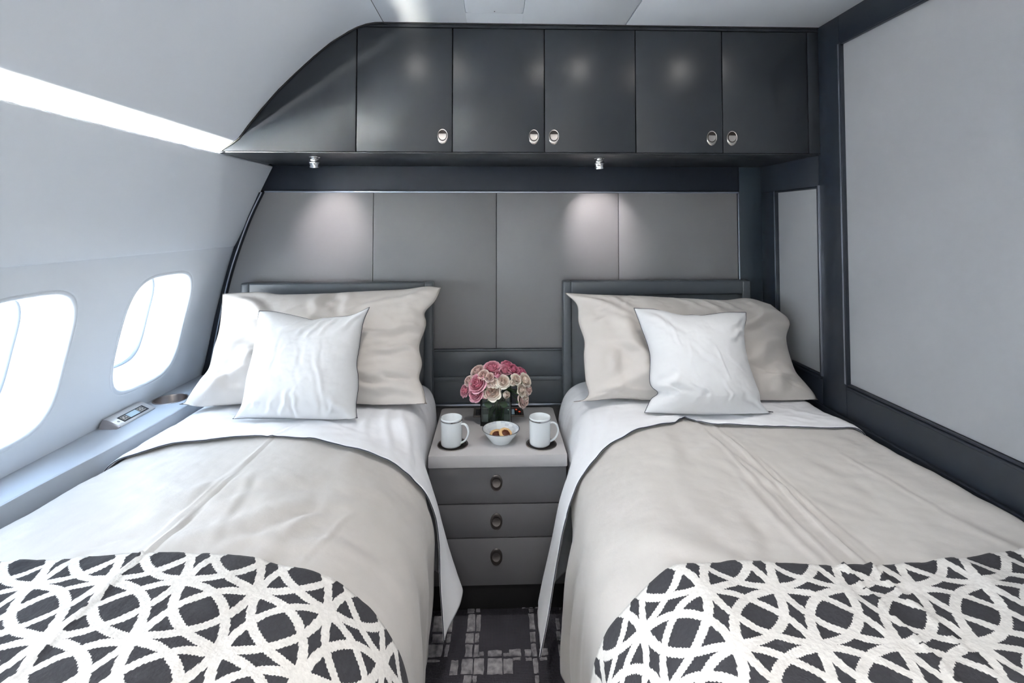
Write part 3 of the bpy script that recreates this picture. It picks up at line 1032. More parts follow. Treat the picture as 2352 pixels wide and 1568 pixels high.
hx = [-0.196, 0.1425, 0.2175, 0.814, 0.8915]
for i in range(5):
    d = box('door', (dx[i] + 0.0017, Y_CAB, ZD0), (dx[i + 1] - 0.0017, Y_CAB + 0.017, ZD1), CABINET, cab, 0.0012)
    if i == 3:
        latch_parts(d, 0.814, Y_CAB, 1.7165, NICKEL, NICKEL_DK)
    elif i == 4:
        latch_parts(d, 0.8915, Y_CAB, 1.7165, NICKEL, NICKEL_DK)
    else:
        latch_parts(d, hx[i], Y_CAB, 1.7175, NICKEL, NICKEL_DK)


# ------------------------------------------------------------------ reading lamps under the cabinet
def reading_lamp(x, y, label, aim):
    z = ZB
    t = thing('reading_lamp', (x, y, z), label, 'lamp', 'reading lamps under the cabinet')
    lathe('lamp_base', [(0, 0), (0.021, 0), (0.0215, -0.002), (0.019, -0.0045), (0.012, -0.006), (0.010, -0.012), (0, -0.013)], CHROME, t, 28)
    a = Vector(aim).normalized()
    hd = Vector((a.x * .9, a.y * .45, -1)).normalized()
    q = Vector((0, 0, -1)).rotation_difference(hd).to_matrix().to_4x4()
    bm = bmesh.new()
    bm_lathe(bm, [(0, 0.012), (0.012, 0.011), (0.0175, 0.008), (0.019, 0.002), (0.0205, 0.0), (0.0205, -0.004), (0.0190, -0.0055), (0.0185, -0.016), (0.0197, -0.018), (0.0197, -0.022), (0.0165, -0.0225), (0.0160, -0.018)], 28)
    bmesh.ops.recalc_face_normals(bm, faces=bm.faces)
    bmesh.ops.transform(bm, matrix=Matrix.Translation((0, 0, -0.018)) @ q, verts=bm.verts)
    link('lamp_head', bm, CHROME, t, smooth=40, local=True)
    bm = bmesh.new()
    bm_lathe(bm, [(0, -0.0195), (0.0160, -0.0190)], 24)
    bmesh.ops.transform(bm, matrix=Matrix.Translation((0, 0, -0.018)) @ q, verts=bm.verts)
    link('lamp_lens', bm, SPOT_LENS, t, local=True)
    ld = bpy.data.lights.new('reading_beam', 'SPOT')
    ld.energy = READING_W
    ld.color = (1.0, 0.90, 0.90)
    ld.spot_size = rad(58)
    ld.spot_blend = 1.0
    ld.shadow_soft_size = 0.008
    lo = bpy.data.objects.new('reading_beam', ld)
    COL.objects.link(lo)
    lo.parent = t
    lo.location = Vector((0, 0, -0.018)) + a * 0.026
    lo.rotation_euler = a.to_track_quat('-Z', 'Y').to_euler()
    return t


reading_lamp(-0.700, 1.955, 'small chrome reading lamp under the cabinet above the left bed', (-0.05, 0.80, -0.62))
reading_lamp(0.410, 1.960, 'small chrome reading lamp under the cabinet above the right bed', (0.16, 0.80, -0.62))

# ceiling downlights, just outside the picture (front row mirrors softly in the cabinet doors); rear two rows are added fill light
first = None
for (x, y) in ((-0.318, 1.50), (0.340, 1.50), (0.83, 1.50), (-0.30, -0.30), (0.35, -0.30), (-0.30, -1.2), (0.35, -1.2)):
    side_word = 'over the left bed' if x < 0 else ('over the aisle' if x < .8 else 'over the right bed')
    row_word = 'nearest the cabinet' if y > 1 else ('added as unseen fill in the middle of the cabin' if y > -1 else 'added as unseen fill by the rear wall')
    t = thing('ceiling_downlight', (x, y, Z_CEIL), 'round recessed white ceiling downlight %s, %s' % (side_word, row_word), 'light', 'ceiling downlights')
    lathe('downlight_rim', [(0.024, -0.001), (0.026, -0.004), (0.036, -0.004), (0.038, 0.0), (0.024, 0.0)], CEILING, t, 28)
    lathe('downlight_lens', [(0, -0.002), (0.0245, -0.002)], LENS, t, 28)
    ld = bpy.data.lights.new('downlight_beam', 'SPOT')
    ld.energy = DOWNLIGHT_W if y > 1 else REAR_FILL_W
    ld.color = (1.0, 0.96, 0.91)
    ld.spot_size = (rad(74) if x < .8 else rad(52)) if y > 1 else rad(110)
    ld.spot_blend = 1.0
    ld.shadow_soft_size = 0.03
    lo = bpy.data.objects.new('downlight_beam', ld)
    COL.objects.link(lo)
    lo.parent = t
    lo.location = (0, 0, -0.012)


# ------------------------------------------------------------------ nightstand
ns = thing('nightstand', (0.01, 2.0, 0), 'taupe grey nightstand with three drawers between the two beds', 'nightstand')
NX0, NX1 = -0.237, 0.257
NZ = 0.575
box('nightstand_body', (NX0 + 0.004, 1.840, 0.105), (NX1 - 0.004, 2.262, 0.530), NIGHT, ns, 0.002)
box('plinth', (NX0 + 0.004, 1.862, 0.0), (NX1 - 0.004, 2.262, 0.104), PLINTH, ns, 0.001)
zz = [0.115, 0.281, 0.399, 0.5285]
for i in range(3):
    d = box('drawer', (NX0 + 0.003, 1.815, zz[i] + 0.0022), (NX1 - 0.003, 1.839, zz[i + 1] - 0.0018), NIGHT, ns, 0.0015)
    zc = (0.215, 0.337, 0.4725)[i]
    latch_parts(d, 0.0045, 1.815, zc, BRONZE, NICKEL_DK, flip=-1, s=1.07)
# top with rounded rear corners and two shallow round dishes
top_pts = [(NX0, 1.803), (NX1, 1.803)]
for (cx, cy, a0) in ((NX1 - 0.02, 2.262 - 0.02, 0), (NX0 + 0.02, 2.262 - 0.02, 90)):
    for k in range(7):
        a = rad(a0 + 15 * k)
        top_pts.append((cx + 0.02 * math.cos(a), cy + 0.02 * math.sin(a)))
prism('nightstand_top', top_pts, 0.531, NZ, NIGHTTOP, ns, 0.004, axis='Z')
HOLD = [(-0.1575, 1.893), (0.1715, 1.886)]
for hx_, hy_ in HOLD:
    bm = bmesh.new()
    bm_lathe(bm, [(0.0575, 0.0002), (0.0572, 0.0022), (0.0545, 0.0028), (0.0530, 0.0016), (0.0525, 0.0010)], 56, (hx_, hy_, NZ))
    bmesh.ops.recalc_face_normals(bm, faces=bm.faces)
    h = link('cup_holder', bm, NICKEL, ns, smooth=60)
    bm = bmesh.new()
    bm_lathe(bm, [(0.0526, 0.0012), (0.050, 0.0007), (0, 0.0006)], 56, (hx_, hy_, NZ))
    link('holder_dish', bm, NICKEL_DK, h, smooth=60)
# flush control panel at the back of the top
px0, px1, py0, py1 = -0.094, 0.122, 2.150, 2.250
bm = bmesh.new()
for lo, hi in (((px0, py0, NZ), (px1, py0 + 0.011, NZ + 0.006)), ((px0, py1 - 0.011, NZ), (px1, py1, NZ + 0.006)), ((px0, py0 + 0.011, NZ), (px0 + 0.011, py1 - 0.011, NZ + 0.006)), ((px1 - 0.011, py0 + 0.011, NZ), (px1, py1 - 0.011, NZ + 0.006))):
    bm_box(bm, lo, hi, 0.0015)
cp = link('control_panel', bm, mat('panel_bronze_frame', (0.30, 0.26, 0.23), 0.3, metal=0.9), ns)
box('panel_face', (px0 + 0.010, py0 + 0.010, NZ), (px1 - 0.010, py1 - 0.010, NZ + 0.003), BLACK_FACE, cp, 0)
for i, bx_ in enumerate((0.088, 0.101)):
    for j in range(3):
        box('panel_button', (bx_, 2.170 + 0.024 * j, NZ + 0.003), (bx_ + 0.008, 2.182 + 0.024 * j, NZ + 0.0042), REDLED if (i, j) in ((1, 1), (0, 2)) else BUTTON, cp, 0.0008)
box('panel_screen', (0.068, 2.172, NZ + 0.003), (0.083, 2.228, NZ + 0.0038), LCD, cp, 0)
for j in range(3):
    box('panel_button', (-0.080, 2.170 + 0.024 * j, NZ + 0.003), (-0.068, 2.182 + 0.024 * j, NZ + 0.0042), BUTTON, cp, 0.0008)


# ------------------------------------------------------------------ mugs, bowl, cookies
def mug(x, y, z, label, rot):
    t = thing('mug', (x, y, z), label, 'mug', 'white mugs on the nightstand', rot=(0, 0, rot))
    r, h = 0.0400, 0.102
    lathe('mug_body', [(0, 0.0035), (0.026, 0.0035), (0.028, 0.0), (0.033, 0.0006), (0.0378, 0.005), (0.0388, 0.010), (r, h - 0.003), (r, h - 0.001), (r - 0.0012, h), (r - 0.0026, h - 0.001), (r - 0.0036, 0.012), (0.030, 0.007), (0, 0.0065)], PORCELAIN, t, 48, smooth=60)
    lathe('silver_band', [(r + 0.00005, h - 0.0100), (r + 0.0005, h - 0.0098), (r + 0.0005, h - 0.0055), (r + 0.00005, h - 0.0053)], SILVER, t, 48)
    path = [(0.0385, 0, 0.081), (0.050, 0, 0.0825), (0.0605, 0, 0.0765), (0.0665, 0, 0.064), (0.0668, 0, 0.050), (0.062, 0, 0.035), (0.053, 0, 0.0225), (0.0415, 0, 0.0145), (0.0375, 0, 0.0130)]
    P = catmull(path, 32)
    bm = bmesh.new()
    rows = []
    for i, p in enumerate(P):
        a, b = P[max(0, i - 1)], P[min(32, i + 1)]
        tg = (b - a).normalized()
        sd = Vector((0, 1, 0))
        nn = tg.cross(sd)
        rows.append([p + sd * 0.0062 * math.cos(2 * PI * q / 12) + nn * 0.0036 * math.sin(2 * PI * q / 12) for q in range(12)])
    bm_grid(bm, rows, closed_v=True)
    bmesh.ops.recalc_face_normals(bm, faces=bm.faces)
    link('mug_handle', bm, PORCELAIN, t, smooth=180, local=True)
    return t


mug(-0.1620, 1.888, NZ + 0.0008, 'white mug with silver rim beside the left bed', rad(-18))
mug(0.1660, 1.884, NZ + 0.0008, 'white mug with silver rim beside the right bed', rad(-8))

bowl = thing('bowl', (0.0215, 1.915, NZ), 'white porcelain bowl with silver rim holding two jam cookies', 'bowl')
lathe('bowl_outside', [(0, 0.002), (0.030, 0.002), (0.031, 0.0), (0.036, 0.0), (0.038, 0.003), (0.050, 0.018), (0.062, 0.034), (0.0700, 0.0478), (0.0692, 0.0486)], PORCELAIN, bowl, 56, smooth=60)
lathe('bowl_inside', [(0.0692, 0.0486), (0.0682, 0.0478), (0.060, 0.034), (0.048, 0.018), (0.036, 0.007), (0.028, 0.0052), (0, 0.005)], CHECKED, bowl, 56, smooth=60)
lathe('silver_rim', [(0.0701, 0.0470), (0.0706, 0.0486), (0.0694, 0.0494), (0.0684, 0.0486)], SILVER, bowl, 56, smooth=60)


def cookie(loc, rot, label, seed):
    t = thing('cookie', loc, label, 'cookie', 'jam cookies in the bowl', rot=rot)
    random.seed(seed)
    n = 36
    wob = [1 + 0.035 * math.sin(3 * 2 * PI * k / n + seed) + 0.02 * random.uniform(-1, 1) for k in range(n)]
    bm = bmesh.new()
    rows = []
    for r, z in ((0.0, 0.0), (0.0225, 0.0), (0.0262, 0.003), (0.0270, 0.0065), (0.0255, 0.0098), (0.0215, 0.0112), (0.0175, 0.0106), (0.016, 0.009), (0, 0.0088)):
        rows.append([(r * wob[k] * math.cos(2 * PI * k / n), r * wob[k] * math.sin(2 * PI * k / n), z) for k in range(n)])
    bm_grid(bm, rows, closed_v=True)
    bmesh.ops.remove_doubles(bm, verts=bm.verts, dist=1e-5)
    bmesh.ops.recalc_face_normals(bm, faces=bm.faces)
    link('cookie_biscuit', bm, COOKIE, t, smooth=60, local=True)
    bm = bmesh.new()
    rows = []
    for r, z in ((0.0, 0.0128), (0.006, 0.0127), (0.012, 0.0118), (0.0160, 0.0102), (0.0172, 0.0088)):
        rows.append([(r * wob[(k * 5) % n] * math.cos(2 * PI * k / n), r * wob[(k * 5) % n] * math.sin(2 * PI * k / n), z + 0.0008 * random.uniform(-1, 1) * (r > 0)) for k in range(n)])
    bm_grid(bm, rows, closed_v=True)
    bmesh.ops.remove_doubles(bm, verts=bm.verts, dist=1e-5)
    bmesh.ops.recalc_face_normals(bm, faces=bm.faces)
    link('cookie_jam', bm, JAM, t, smooth=60, local=True)


cookie((0.0055, 1.919, NZ + 0.0165), (rad(28), rad(-12), 0.4), 'round jam cookie lying lower at the left in the bowl', 1)
cookie((0.0375, 1.912, NZ + 0.0245), (rad(30), rad(-14), 1.1), 'round jam cookie leaning on the other one at the right in the bowl', 2)

# ------------------------------------------------------------------ vase and roses
VX, VY, VW, VH = 0.003, 2.100, 0.0635, 0.132
vase = thing('vase', (VX, VY, NZ), 'square clear glass vase holding the pink and cream roses', 'vase')
bm = bmesh.new()


def rsq(w, r, z, n=5):
    out = []
    for cx, cy, a0 in ((w - r, w - r, 0), (-w + r, w - r, 90), (-w + r, -w + r, 180), (w - r, -w + r, 270)):
        for k in range(n):
            a = rad(a0 + 90 * k / (n - 1))
            out.append((cx + r * math.cos(a), (cy + r * math.sin(a)) * 0.68, z))
    return out


V = bm_grid(bm, [rsq(VW, .008, 0.0), rsq(VW, .008, VH - .002), rsq(VW - .001, .007, VH), rsq(VW - .004, .006, VH), rsq(VW - .005, .006, VH - .002), rsq(VW - .005, .006, 0.016), rsq(VW - .012, .006, 0.012)], closed_v=True)
bm.faces.new(V[0])
bm.faces.new(V[-1])
bmesh.ops.recalc_face_normals(bm, faces=bm.faces)
link('vase_glass', bm, VASE_GLASS, vase, smooth=30, local=True)
bm = bmesh.new()
V = bm_grid(bm, [rsq(VW - .0055, .006, 0.0165), rsq(VW - .0055, .006, 0.095)], closed_v=True)
bm.faces.new(V[0])
bm.faces.new(V[-1])
bmesh.ops.recalc_face_normals(bm, faces=bm.faces)
link('water', bm, WATER, vase, smooth=30, local=True)


def bloom_bm(R, opened, rng):
    """cupped overlapping petals of a rose about +Z; opened 0 (bud) .. 1 (full). 'petal' runs 0 at the heart to 1 at the rim."""
    bm = bmesh.new()
    lay = bm.verts.layers.float.new('petal')
    if opened < 0.3:
        #          n  rr   top   h    tip radius factor
        shells = [(3, 0.26, 0.95, 0.35), (3, 0.42, 0.92, 0.62), (4, 0.56, 0.80, 0.90)]
    else:
        o = opened
        shells = [(3, 0.15, 0.50, 0.75), (4, 0.27, 0.52, 0.85), (4, 0.41, 0.50, 0.95), (5, 0.56, 0.45 - .05 * o, 1.05 + .08 * o), (5, 0.72, 0.36 - .12 * o, 1.12 + .14 * o), (6, 0.86, 0.20 - .20 * o, 1.16 + .12 * o)]
    last = len(shells) - 1
    for si, (n, rr, hh, tipf) in enumerate(shells):
        a0 = rng.uniform(0, 6.28)
        for k in range(n):
            ang = a0 + 2 * PI * k / n + rng.uniform(-.16, .16)
            half = PI / n * rng.uniform(1.15, 1.40)
            hgt = R * hh + R * rng.uniform(-.05, .05)
            tip = rr * tipf * rng.uniform(.96, 1.05)
            twist = rng.uniform(-.10, .10)
            rows = []
            nu, nv = 9, 8
            for j in range(nv):
                v = j / (nv - 1)
                row = []
                for i in range(nu):
                    u = -1 + 2 * i / (nu - 1)
                    ve = v * (1 - 0.30 * abs(u) ** 2.6)
                    wid = half * (0.30 + 0.70 * math.sin(PI * min(1.0, 0.10 + 0.62 * v)))
                    th = ang + u * wid + twist * v
                    # (r, z) profile: cup that swells, then a lip that turns out
                    sw = math.sin(min(1.0, ve * 1.35) * PI / 2)
                    r_ = rr * (0.18 + 0.82 * sw)
                    lipw = max(0.0, (ve - 0.62) / 0.38)
                    r_ = r_ + (tip - rr) * lipw ** 1.3
                    z_ = -0.48 * R * (1 - ve) ** 1.5 + hgt * ve
                    z_ -= R * 0.16 * (si / max(1, last)) * lipw ** 2 * (0.5 + opened)
                    r_ += 0.03 * math.sin(4 * u + 2.1 * si + k) * v + 0.035 * abs(u) ** 3 * v
                    row.append((R * r_ * math.cos(th), R * r_ * math.sin(th), z_))
                rows.append(row)
            Vg = bm_grid(bm, rows)
            for j in range(nv):
                for i in range(nu):
                    u = -1 + 2 * i / (nu - 1)
                    Vg[j][i][lay] = min(1, max(0, (si / max(1, last)) * 0.55 + 0.60 * ((j / (nv - 1)) ** 2.2 + .25 * abs(u) ** 3) - 0.10))
    return bm


ROSE_LABELS = [
    'largest open pink rose, at the upper left front of the bouquet',
    'half hidden pink rose hanging just below the largest pink rose',
    'small ruffled pink rose at the far left of the bouquet',
    'dusty blush rose at the upper left rim of the bouquet',
    'small blush rose between the largest pink rose and the top pink rose',
    'small pale blush rose just left of the pink bud',
    'frilled pink rose at the top left of the bouquet',
    'pink rose with a turned petal just right of the top centre',
    'deep pink rose at the very top of the bouquet',
    'deep pink rose on top, right of the topmost one',
    'deep pink rose at the upper right rim of the bouquet',
    'closed pink bud below the top pink roses',
    'cream rose with pointed petals in the middle of the bouquet',
    'small closed greenish cream bud right of the middle cream rose',
    'cream rose below the deep pink roses at right',
    'round cream rose at the right rim of the bouquet',
    'cream rose with pale heart right of the vase corner',
    'blush rose at the far right edge of the bouquet',
    'lowest blush rose hanging over the right side of the vase',
    'cream rose just above the lowest hanging blush rose',
    'wide open cream rose at the front above the vase rim',
    'cream rose peeking up behind the wide open cream rose',
    'round pale bud with green sepals hanging over the vase front',
    'small blush rose behind the left side of the largest pink rose',
    'small blush rose between the largest pink rose and the cream ones',
    'small deep pink rose left of the wide open cream rose',
]


def leaf_bm(L_, W_):
    bm = bmesh.new()
    rows = []
    for j in range(9):
        v = j / 8
        w = W_ * math.sin(PI * v ** 0.85) ** 0.9
        rows.append([(w * u, L_ * v, 0.12 * L_ * math.sin(PI * v) - 0.25 * w * abs(u)) for u in (-1, -.5, 0, .5, 1)])
    bm_grid(bm, rows)
    return bm


rng = random.Random(7)
for i, (x, y, z, R, k) in enumerate(ROSES):
    R *= 1.24
    c = Vector((x, y, z))
    hub = Vector((VX, VY + 0.02, NZ + 0.085))
    d = (c - hub).normalized()
    d = (d + Vector((0, -0.35, 0.05))).normalized()
    t = thing('rose', c, ROSE_LABELS[i], 'rose', 'roses in the vase')
    bud = k in 'Bb'
    m = ROSE_MATS[{'P': 'P', 'D': 'D', 'G': 'G', 'C': 'C', 'B': 'P', 'b': 'C'}[k]]
    bm = bloom_bm(R * (0.98 if not bud else 1.35), 0.1 if bud else rng.uniform(.35, 1.0), rng)
    q = Vector((0, 0, 1)).rotation_difference(d).to_matrix().to_4x4()
    bmesh.ops.transform(bm, matrix=q, verts=bm.verts)
    link('bloom', bm, m, t, smooth=180, local=True)
    # sepals
    bm = bmesh.new()
    for s in range(5):
        sb = leaf_bm(R * (1.0 if not bud else 1.25), R * 0.22)
        mt = q @ Matrix.Translation((0, 0, -0.50 * R)) @ Matrix.Rotation(2 * PI * s / 5, 4, 'Z') @ Matrix.Rotation(rad(8 if not bud else 55), 4, 'X')
        bmesh.ops.transform(sb, matrix=mt, verts=sb.verts)
        off = {}
        for v in sb.verts:
            off[v] = bm.verts.new(v.co)
        for f in sb.faces:
            bm.faces.new([off[v] for v in f.verts])
        sb.free()
    link('sepals', bm, SEPAL if bud or k == 'C' else LEAF, t, smooth=60, local=True)
    # stem down into the vase
    foot = Vector((VX + rng.uniform(-.035, .035), VY + rng.uniform(-.026, .026), NZ + 0.02)) - c
    mouth = Vector((VX + max(-.045, min(.045, (x - VX) * .45)), VY + max(-.030, min(.030, (y - VY) * .3)), NZ + 0.128)) - c
    tube('stem', [tuple(v) for v in catmull([-d * 0.30 * R, (-d * 0.028 * 1.0 + mouth * .2), mouth, foot], 12)], 0.0019, STEM, t, n=6, local=True)
    if i % 2 == 0:
        lb = leaf_bm(rng.uniform(.034, .046), .0125)
        ang = rng.uniform(0, 6.28)
        base = mouth + (foot - mouth) * rng.uniform(.2, .6)
        bx = Vector((VX, VY, 0)) - Vector((c.x, c.y, 0))
        base.x += (bx.x - base.x) * .5
        base.y += (bx.y - base.y) * .5
        mt = Matrix.Translation(base) @ Matrix.Rotation(ang, 4, 'Z') @ Matrix.Rotation(rad(rng.uniform(0, 40)), 4, 'X') @ Matrix.Rotation(rng.uniform(-1, 1), 4, 'Y')
        bmesh.ops.transform(lb, matrix=mt, verts=lb.verts)
        if i in (20, 22):
            bmesh.ops.transform(lb, matrix=mt.inverted(), verts=lb.verts)
            lx, sgn = (-0.012, 1) if i == 20 else (0.052, 1)
            mt = Matrix.Translation(Vector((lx, 2.074, 0.650)) - c) @ Matrix.Rotation(rad(62), 4, 'X') @ Matrix.Rotation(rad(75), 4, 'Z')
            bmesh.ops.transform(lb, matrix=mt, verts=lb.verts)
        link('leaf', lb, LEAF, t, smooth=60, local=True)


# ------------------------------------------------------------------ control unit on the window ledge
cu = thing('control_unit', (-1.25, 1.79, Z_LEDGE), 'silver wedge control unit with screen and buttons on the window ledge', 'control unit')
XW = -1.281
sec = [(XW, 0.0), (XW + 0.059, 0.0), (XW + 0.059, 0.0035), (XW + 0.013, 0.0245), (XW, 0.0255)]
y0, y1 = 1.700, 1.868
bm = bmesh.new()
rows = []
for yy, f, g in ((1.684, 0.94, 0.05), (1.688, 0.97, 0.45), (1.694, 0.98, 0.80), (y0 - 0.0005, 0.98, 0.97)):
    rows.append([(XW + (x - XW) * f, yy, Z_LEDGE + z * g) for x, z in sec])
V = bm_grid(bm, rows, closed_v=True)
bm.faces.new(V[0])
bm.faces.new(V[-1])
bmesh.ops.recalc_face_normals(bm, faces=bm.faces)
link('end_cone', bm, STEEL, cu, smooth=30)
prism('housing', [(x, Z_LEDGE + z) for x, z in sec], y0, y1, SILVER_PAINT, cu, 0.0022)
# the sloping face frame: u along Y, v up the slope
O = Vector((XW + 0.059, y0, Z_LEDGE + 0.0035))
eu = Vector((0, 1, 0))
ev = (Vector((XW + 0.013, 0, 0.0245)) - Vector((XW + 0.059, 0, 0.0035))).normalized()
KU, KV = 0.84, 0.655
en = eu.cross(ev)
if en.z < 0:
    en = -en


def face_box(name, u0, u1, v0, v1, h0, h1, m, parent):
    bm = bmesh.new()
    cs = []
    for h in (h0, h1):
        for u, v in ((u0, v0), (u1, v0), (u1, v1), (u0, v1)):
            cs.append(bm.verts.new(O + eu * u * KU + ev * v * KV + en * h))
    for f in ((0, 1, 2, 3), (4, 5, 6, 7), (0, 1, 5, 4), (1, 2, 6, 5), (2, 3, 7, 6), (3, 0, 4, 7)):
        bm.faces.new([cs[i] for i in f])
    bmesh.ops.recalc_face_normals(bm, faces=bm.faces)
    return link(name, bm, m, parent, smooth=0)


face = face_box('control_face', 0.034, 0.172, 0.014, 0.058, -0.001, 0.0012, BLACK_FACE, cu)
face_box('screen', 0.072, 0.126, 0.019, 0.052, 0.001, 0.0018, LCD, face)
for bu in (0.039, 0.055, 0.131, 0.147):
    b = face_box('button_frame', bu, bu + 0.0145, 0.022, 0.050, 0.001, 0.0018, SYMBOL, face)
    face_box('button', bu + 0.0014, bu + 0.0131, 0.0242, 0.0478, 0.0012, 0.0024, BUTTON, face)
    bm = bmesh.new()
    cu_, cv_ = bu + 0.00725, 0.036
    if bu == 0.039:
        tri = ((-.0022, -.006), (.0022, -.006), (.0022, .006), (-.0022, .006))
    elif bu == 0.131:
        tri = ((-.0035, 0), (.003, -.005), (.003, .005))
    else:
        tri = ((.0035, 0), (-.003, .005), (-.003, -.005))
    bm.faces.new([bm.verts.new(O + eu * (cu_ + a) * KU + ev * (cv_ + c) * KV + en * 0.0026) for a, c in tri])
    link('symbol', bm, SYMBOL, face, smooth=0)
bm = bmesh.new()
for (r0, r1) in ((0.0052, 0.0040), (0.0022, 0.0010)):
    ring = []
    for rr in (r0, r1):
        ring.append([O + eu * (0.020 + rr * math.cos(2 * PI * k / 20)) * KU + ev * (0.034 + rr * 1.2 * math.sin(2 * PI * k / 20)) * KV + en * 0.0004 for k in range(20)])
    bm_grid(bm, ring, closed_v=True)
tag(link('light_symbol', bm, BLACK_FACE, cu, smooth=0), kind='stuff')


# ------------------------------------------------------------------ beds
def fold_field(folds):
    """sum of ridge-like folds in (a,b) coordinates; each fold: a0,b0,a1,b1,amp,width"""
    def f(a, b):
        s = 0.0
        for (a0, b0, a1, b1, amp, w) in folds:
            dx_, dy_ = a1 - a0, b1 - b0
            L2 = dx_ * dx_ + dy_ * dy_
            t = ((a - a0) * dx_ + (b - b0) * dy_) / L2
            if t < -0.15 or t > 1.15:
                continue
            px_, py_ = a0 + dx_ * t, b0 + dy_ * t
            wob = w * 0.35 * math.sin(9 * t + a0 * 37)
            n_ = (a - px_) * (-dy_) + (b - py_) * dx_
            dist = n_ / math.sqrt(L2) + wob
            if abs(dist) > 3.2 * w:
                continue
            end = max(0.0, min(1.0, (t + .15) / .3)) * max(0.0, min(1.0, (1.15 - t) / .45))
            q_ = dist / w
            s += amp * end * (math.exp(-q_ * q_) - 0.55 * math.exp(-(q_ - 1.5) ** 2))
        return s
    return f


def fbm(x, y, z, sc, octv=3):
    return noise.fractal(Vector((x * sc, y * sc, z * sc)), 0.9, 2.0, octv)


class Cover:
    """cloth following cross sections (x,z) of a made bed given at several Y"""

    def __init__(self, sections, ns):
        self.ns = ns
        self.sec = [(y, [Vector((p[0], p[1], 0)) for p in catmull([(x, z, 0) for x, z in pts], ns)]) for y, pts in sorted(sections, key=lambda t: t[0])]

    def at(self, i, y):
        S_ = self.sec
        if y <= S_[0][0]:
            return S_[0][1][i]
        for (ya, a), (yb, b) in zip(S_, S_[1:]):
            if y <= yb:
                t = (y - ya) / (yb - ya)
                t = t * t * (3 - 2 * t)
                return a[i].lerp(b[i], t)
        return S_[-1][1][i]

    def arclen(self, y):
        d = [0.0]
        for i in range(1, self.ns + 1):
            d.append(d[-1] + (self.at(i, y) - self.at(i - 1, y)).length)
        return d


def cover_mesh(name, cover, ystart, yend, nt, disp, m, parent, off=0.0, thick=0.006, uvfun=None, side=1):
    """ystart/yend: functions of (i,x,z); disp(x,y,z,s)->normal offset"""
    ns = cover.ns
    P = []
    for i in range(ns + 1):
        ref = cover.at(i, 1.55)
        ya, yb = ystart(ref.x, ref.y), yend(ref.x, ref.y)
        row = []
        for j in range(nt + 1):
            y = ya + (yb - ya) * j / nt
            p = cover.at(i, y)
            row.append(Vector((p.x, y, p.y)))
        P.append(row)
    # normals from the smooth base surface
    out = []
    for i in range(ns + 1):
        row = []
        for j in range(nt + 1):
            a = P[min(ns, i + 1)][j] - P[max(0, i - 1)][j]
            b = P[i][min(nt, j + 1)] - P[i][max(0, j - 1)]
            n_ = a.cross(b).normalized()
            if side < 0:
                n_ = -n_
            p = P[i][j]
            row.append(p + n_ * (off + disp(p.x, p.y, p.z, i / ns)))
        out.append(row)
    bm = bmesh.new()
    V = bm_grid(bm, out)
    if uvfun:
        uvl = bm.loops.layers.uv.new('UVMap')
        idx = {}
        for i in range(ns + 1):
            for j in range(nt + 1):
                idx[V[i][j]] = (i, j)
        for f in bm.faces:
            for lp in f.loops:
                i, j = idx[lp.vert]
                lp[uvl].uv = uvfun(i, P[i][j])
    bmesh.ops.recalc_face_normals(bm, faces=bm.faces)
    o = link(name, bm, m, parent, smooth=180)
    if thick:
        md = o.modifiers.new('thickness', 'SOLIDIFY')
        md.thickness = thick
        md.offset = 0.0
    return o, out


def scale_off(pts, dx_, dz_):
    return [(x + dx_, z + dz_) for x, z in pts]


L_foot = [(-1.150, .50), (-1.156, .60), (-1.158, .66), (-1.140, .700), (-1.06, .714), (-.92, .719), (-.79, .725), (-.667, .728), (-.525, .721), (-.441, .700), (-.356, .679), (-.288, .640), (-.228, .580), (-.190, .505), (-.176, .42), (-.176, .30), (-.186, .16), (-.19, .07)]
L_mid = [(-1.120, .50), (-1.122, .60), (-1.120, .655), (-1.095, .695), (-1.03, .708), (-.92, .714), (-.79, .719), (-.667, .720), (-.584, .716), (-.470, .693), (-.412, .679), (-.318, .637), (-.238, .563), (-.206, .497), (-.192, .42), (-.196, .30), (-.202, .16), (-.206, .08)]
L_head = [(-1.105, .50), (-1.108, .60), (-1.108, .65), (-1.090, .690), (-1.03, .702), (-.92, .706), (-.79, .708), (-.667, .709), (-.55, .708), (-.44, .704), (-.36, .699), (-.305, .684), (-.276, .640), (-.266, .56), (-.263, .45), (-.263, .36), (-.263, .28), (-.263, .22)]
L_flap = [(-1.112, .50), (-1.115, .60), (-1.113, .655), (-1.092, .695), (-1.03, .708), (-.92, .713), (-.79, .718), (-.667, .720), (-.584, .717), (-.470, .697), (-.412, .684), (-.318, .645), (-.246, .572), (-.216, .50), (-.192, .42), (-.168, .335), (-.142, .255), (-.124, .205)]
L_tip = [(-1.122, .50), (-1.124, .60), (-1.122, .655), (-1.097, .695), (-1.03, .708), (-.92, .714), (-.79, .719), (-.667, .721), (-.584, .717), (-.470, .695), (-.412, .681), (-.318, .640), (-.240, .566), (-.207, .50), (-.193, .42), (-.187, .32), (-.178, .23), (-.171, .165)]

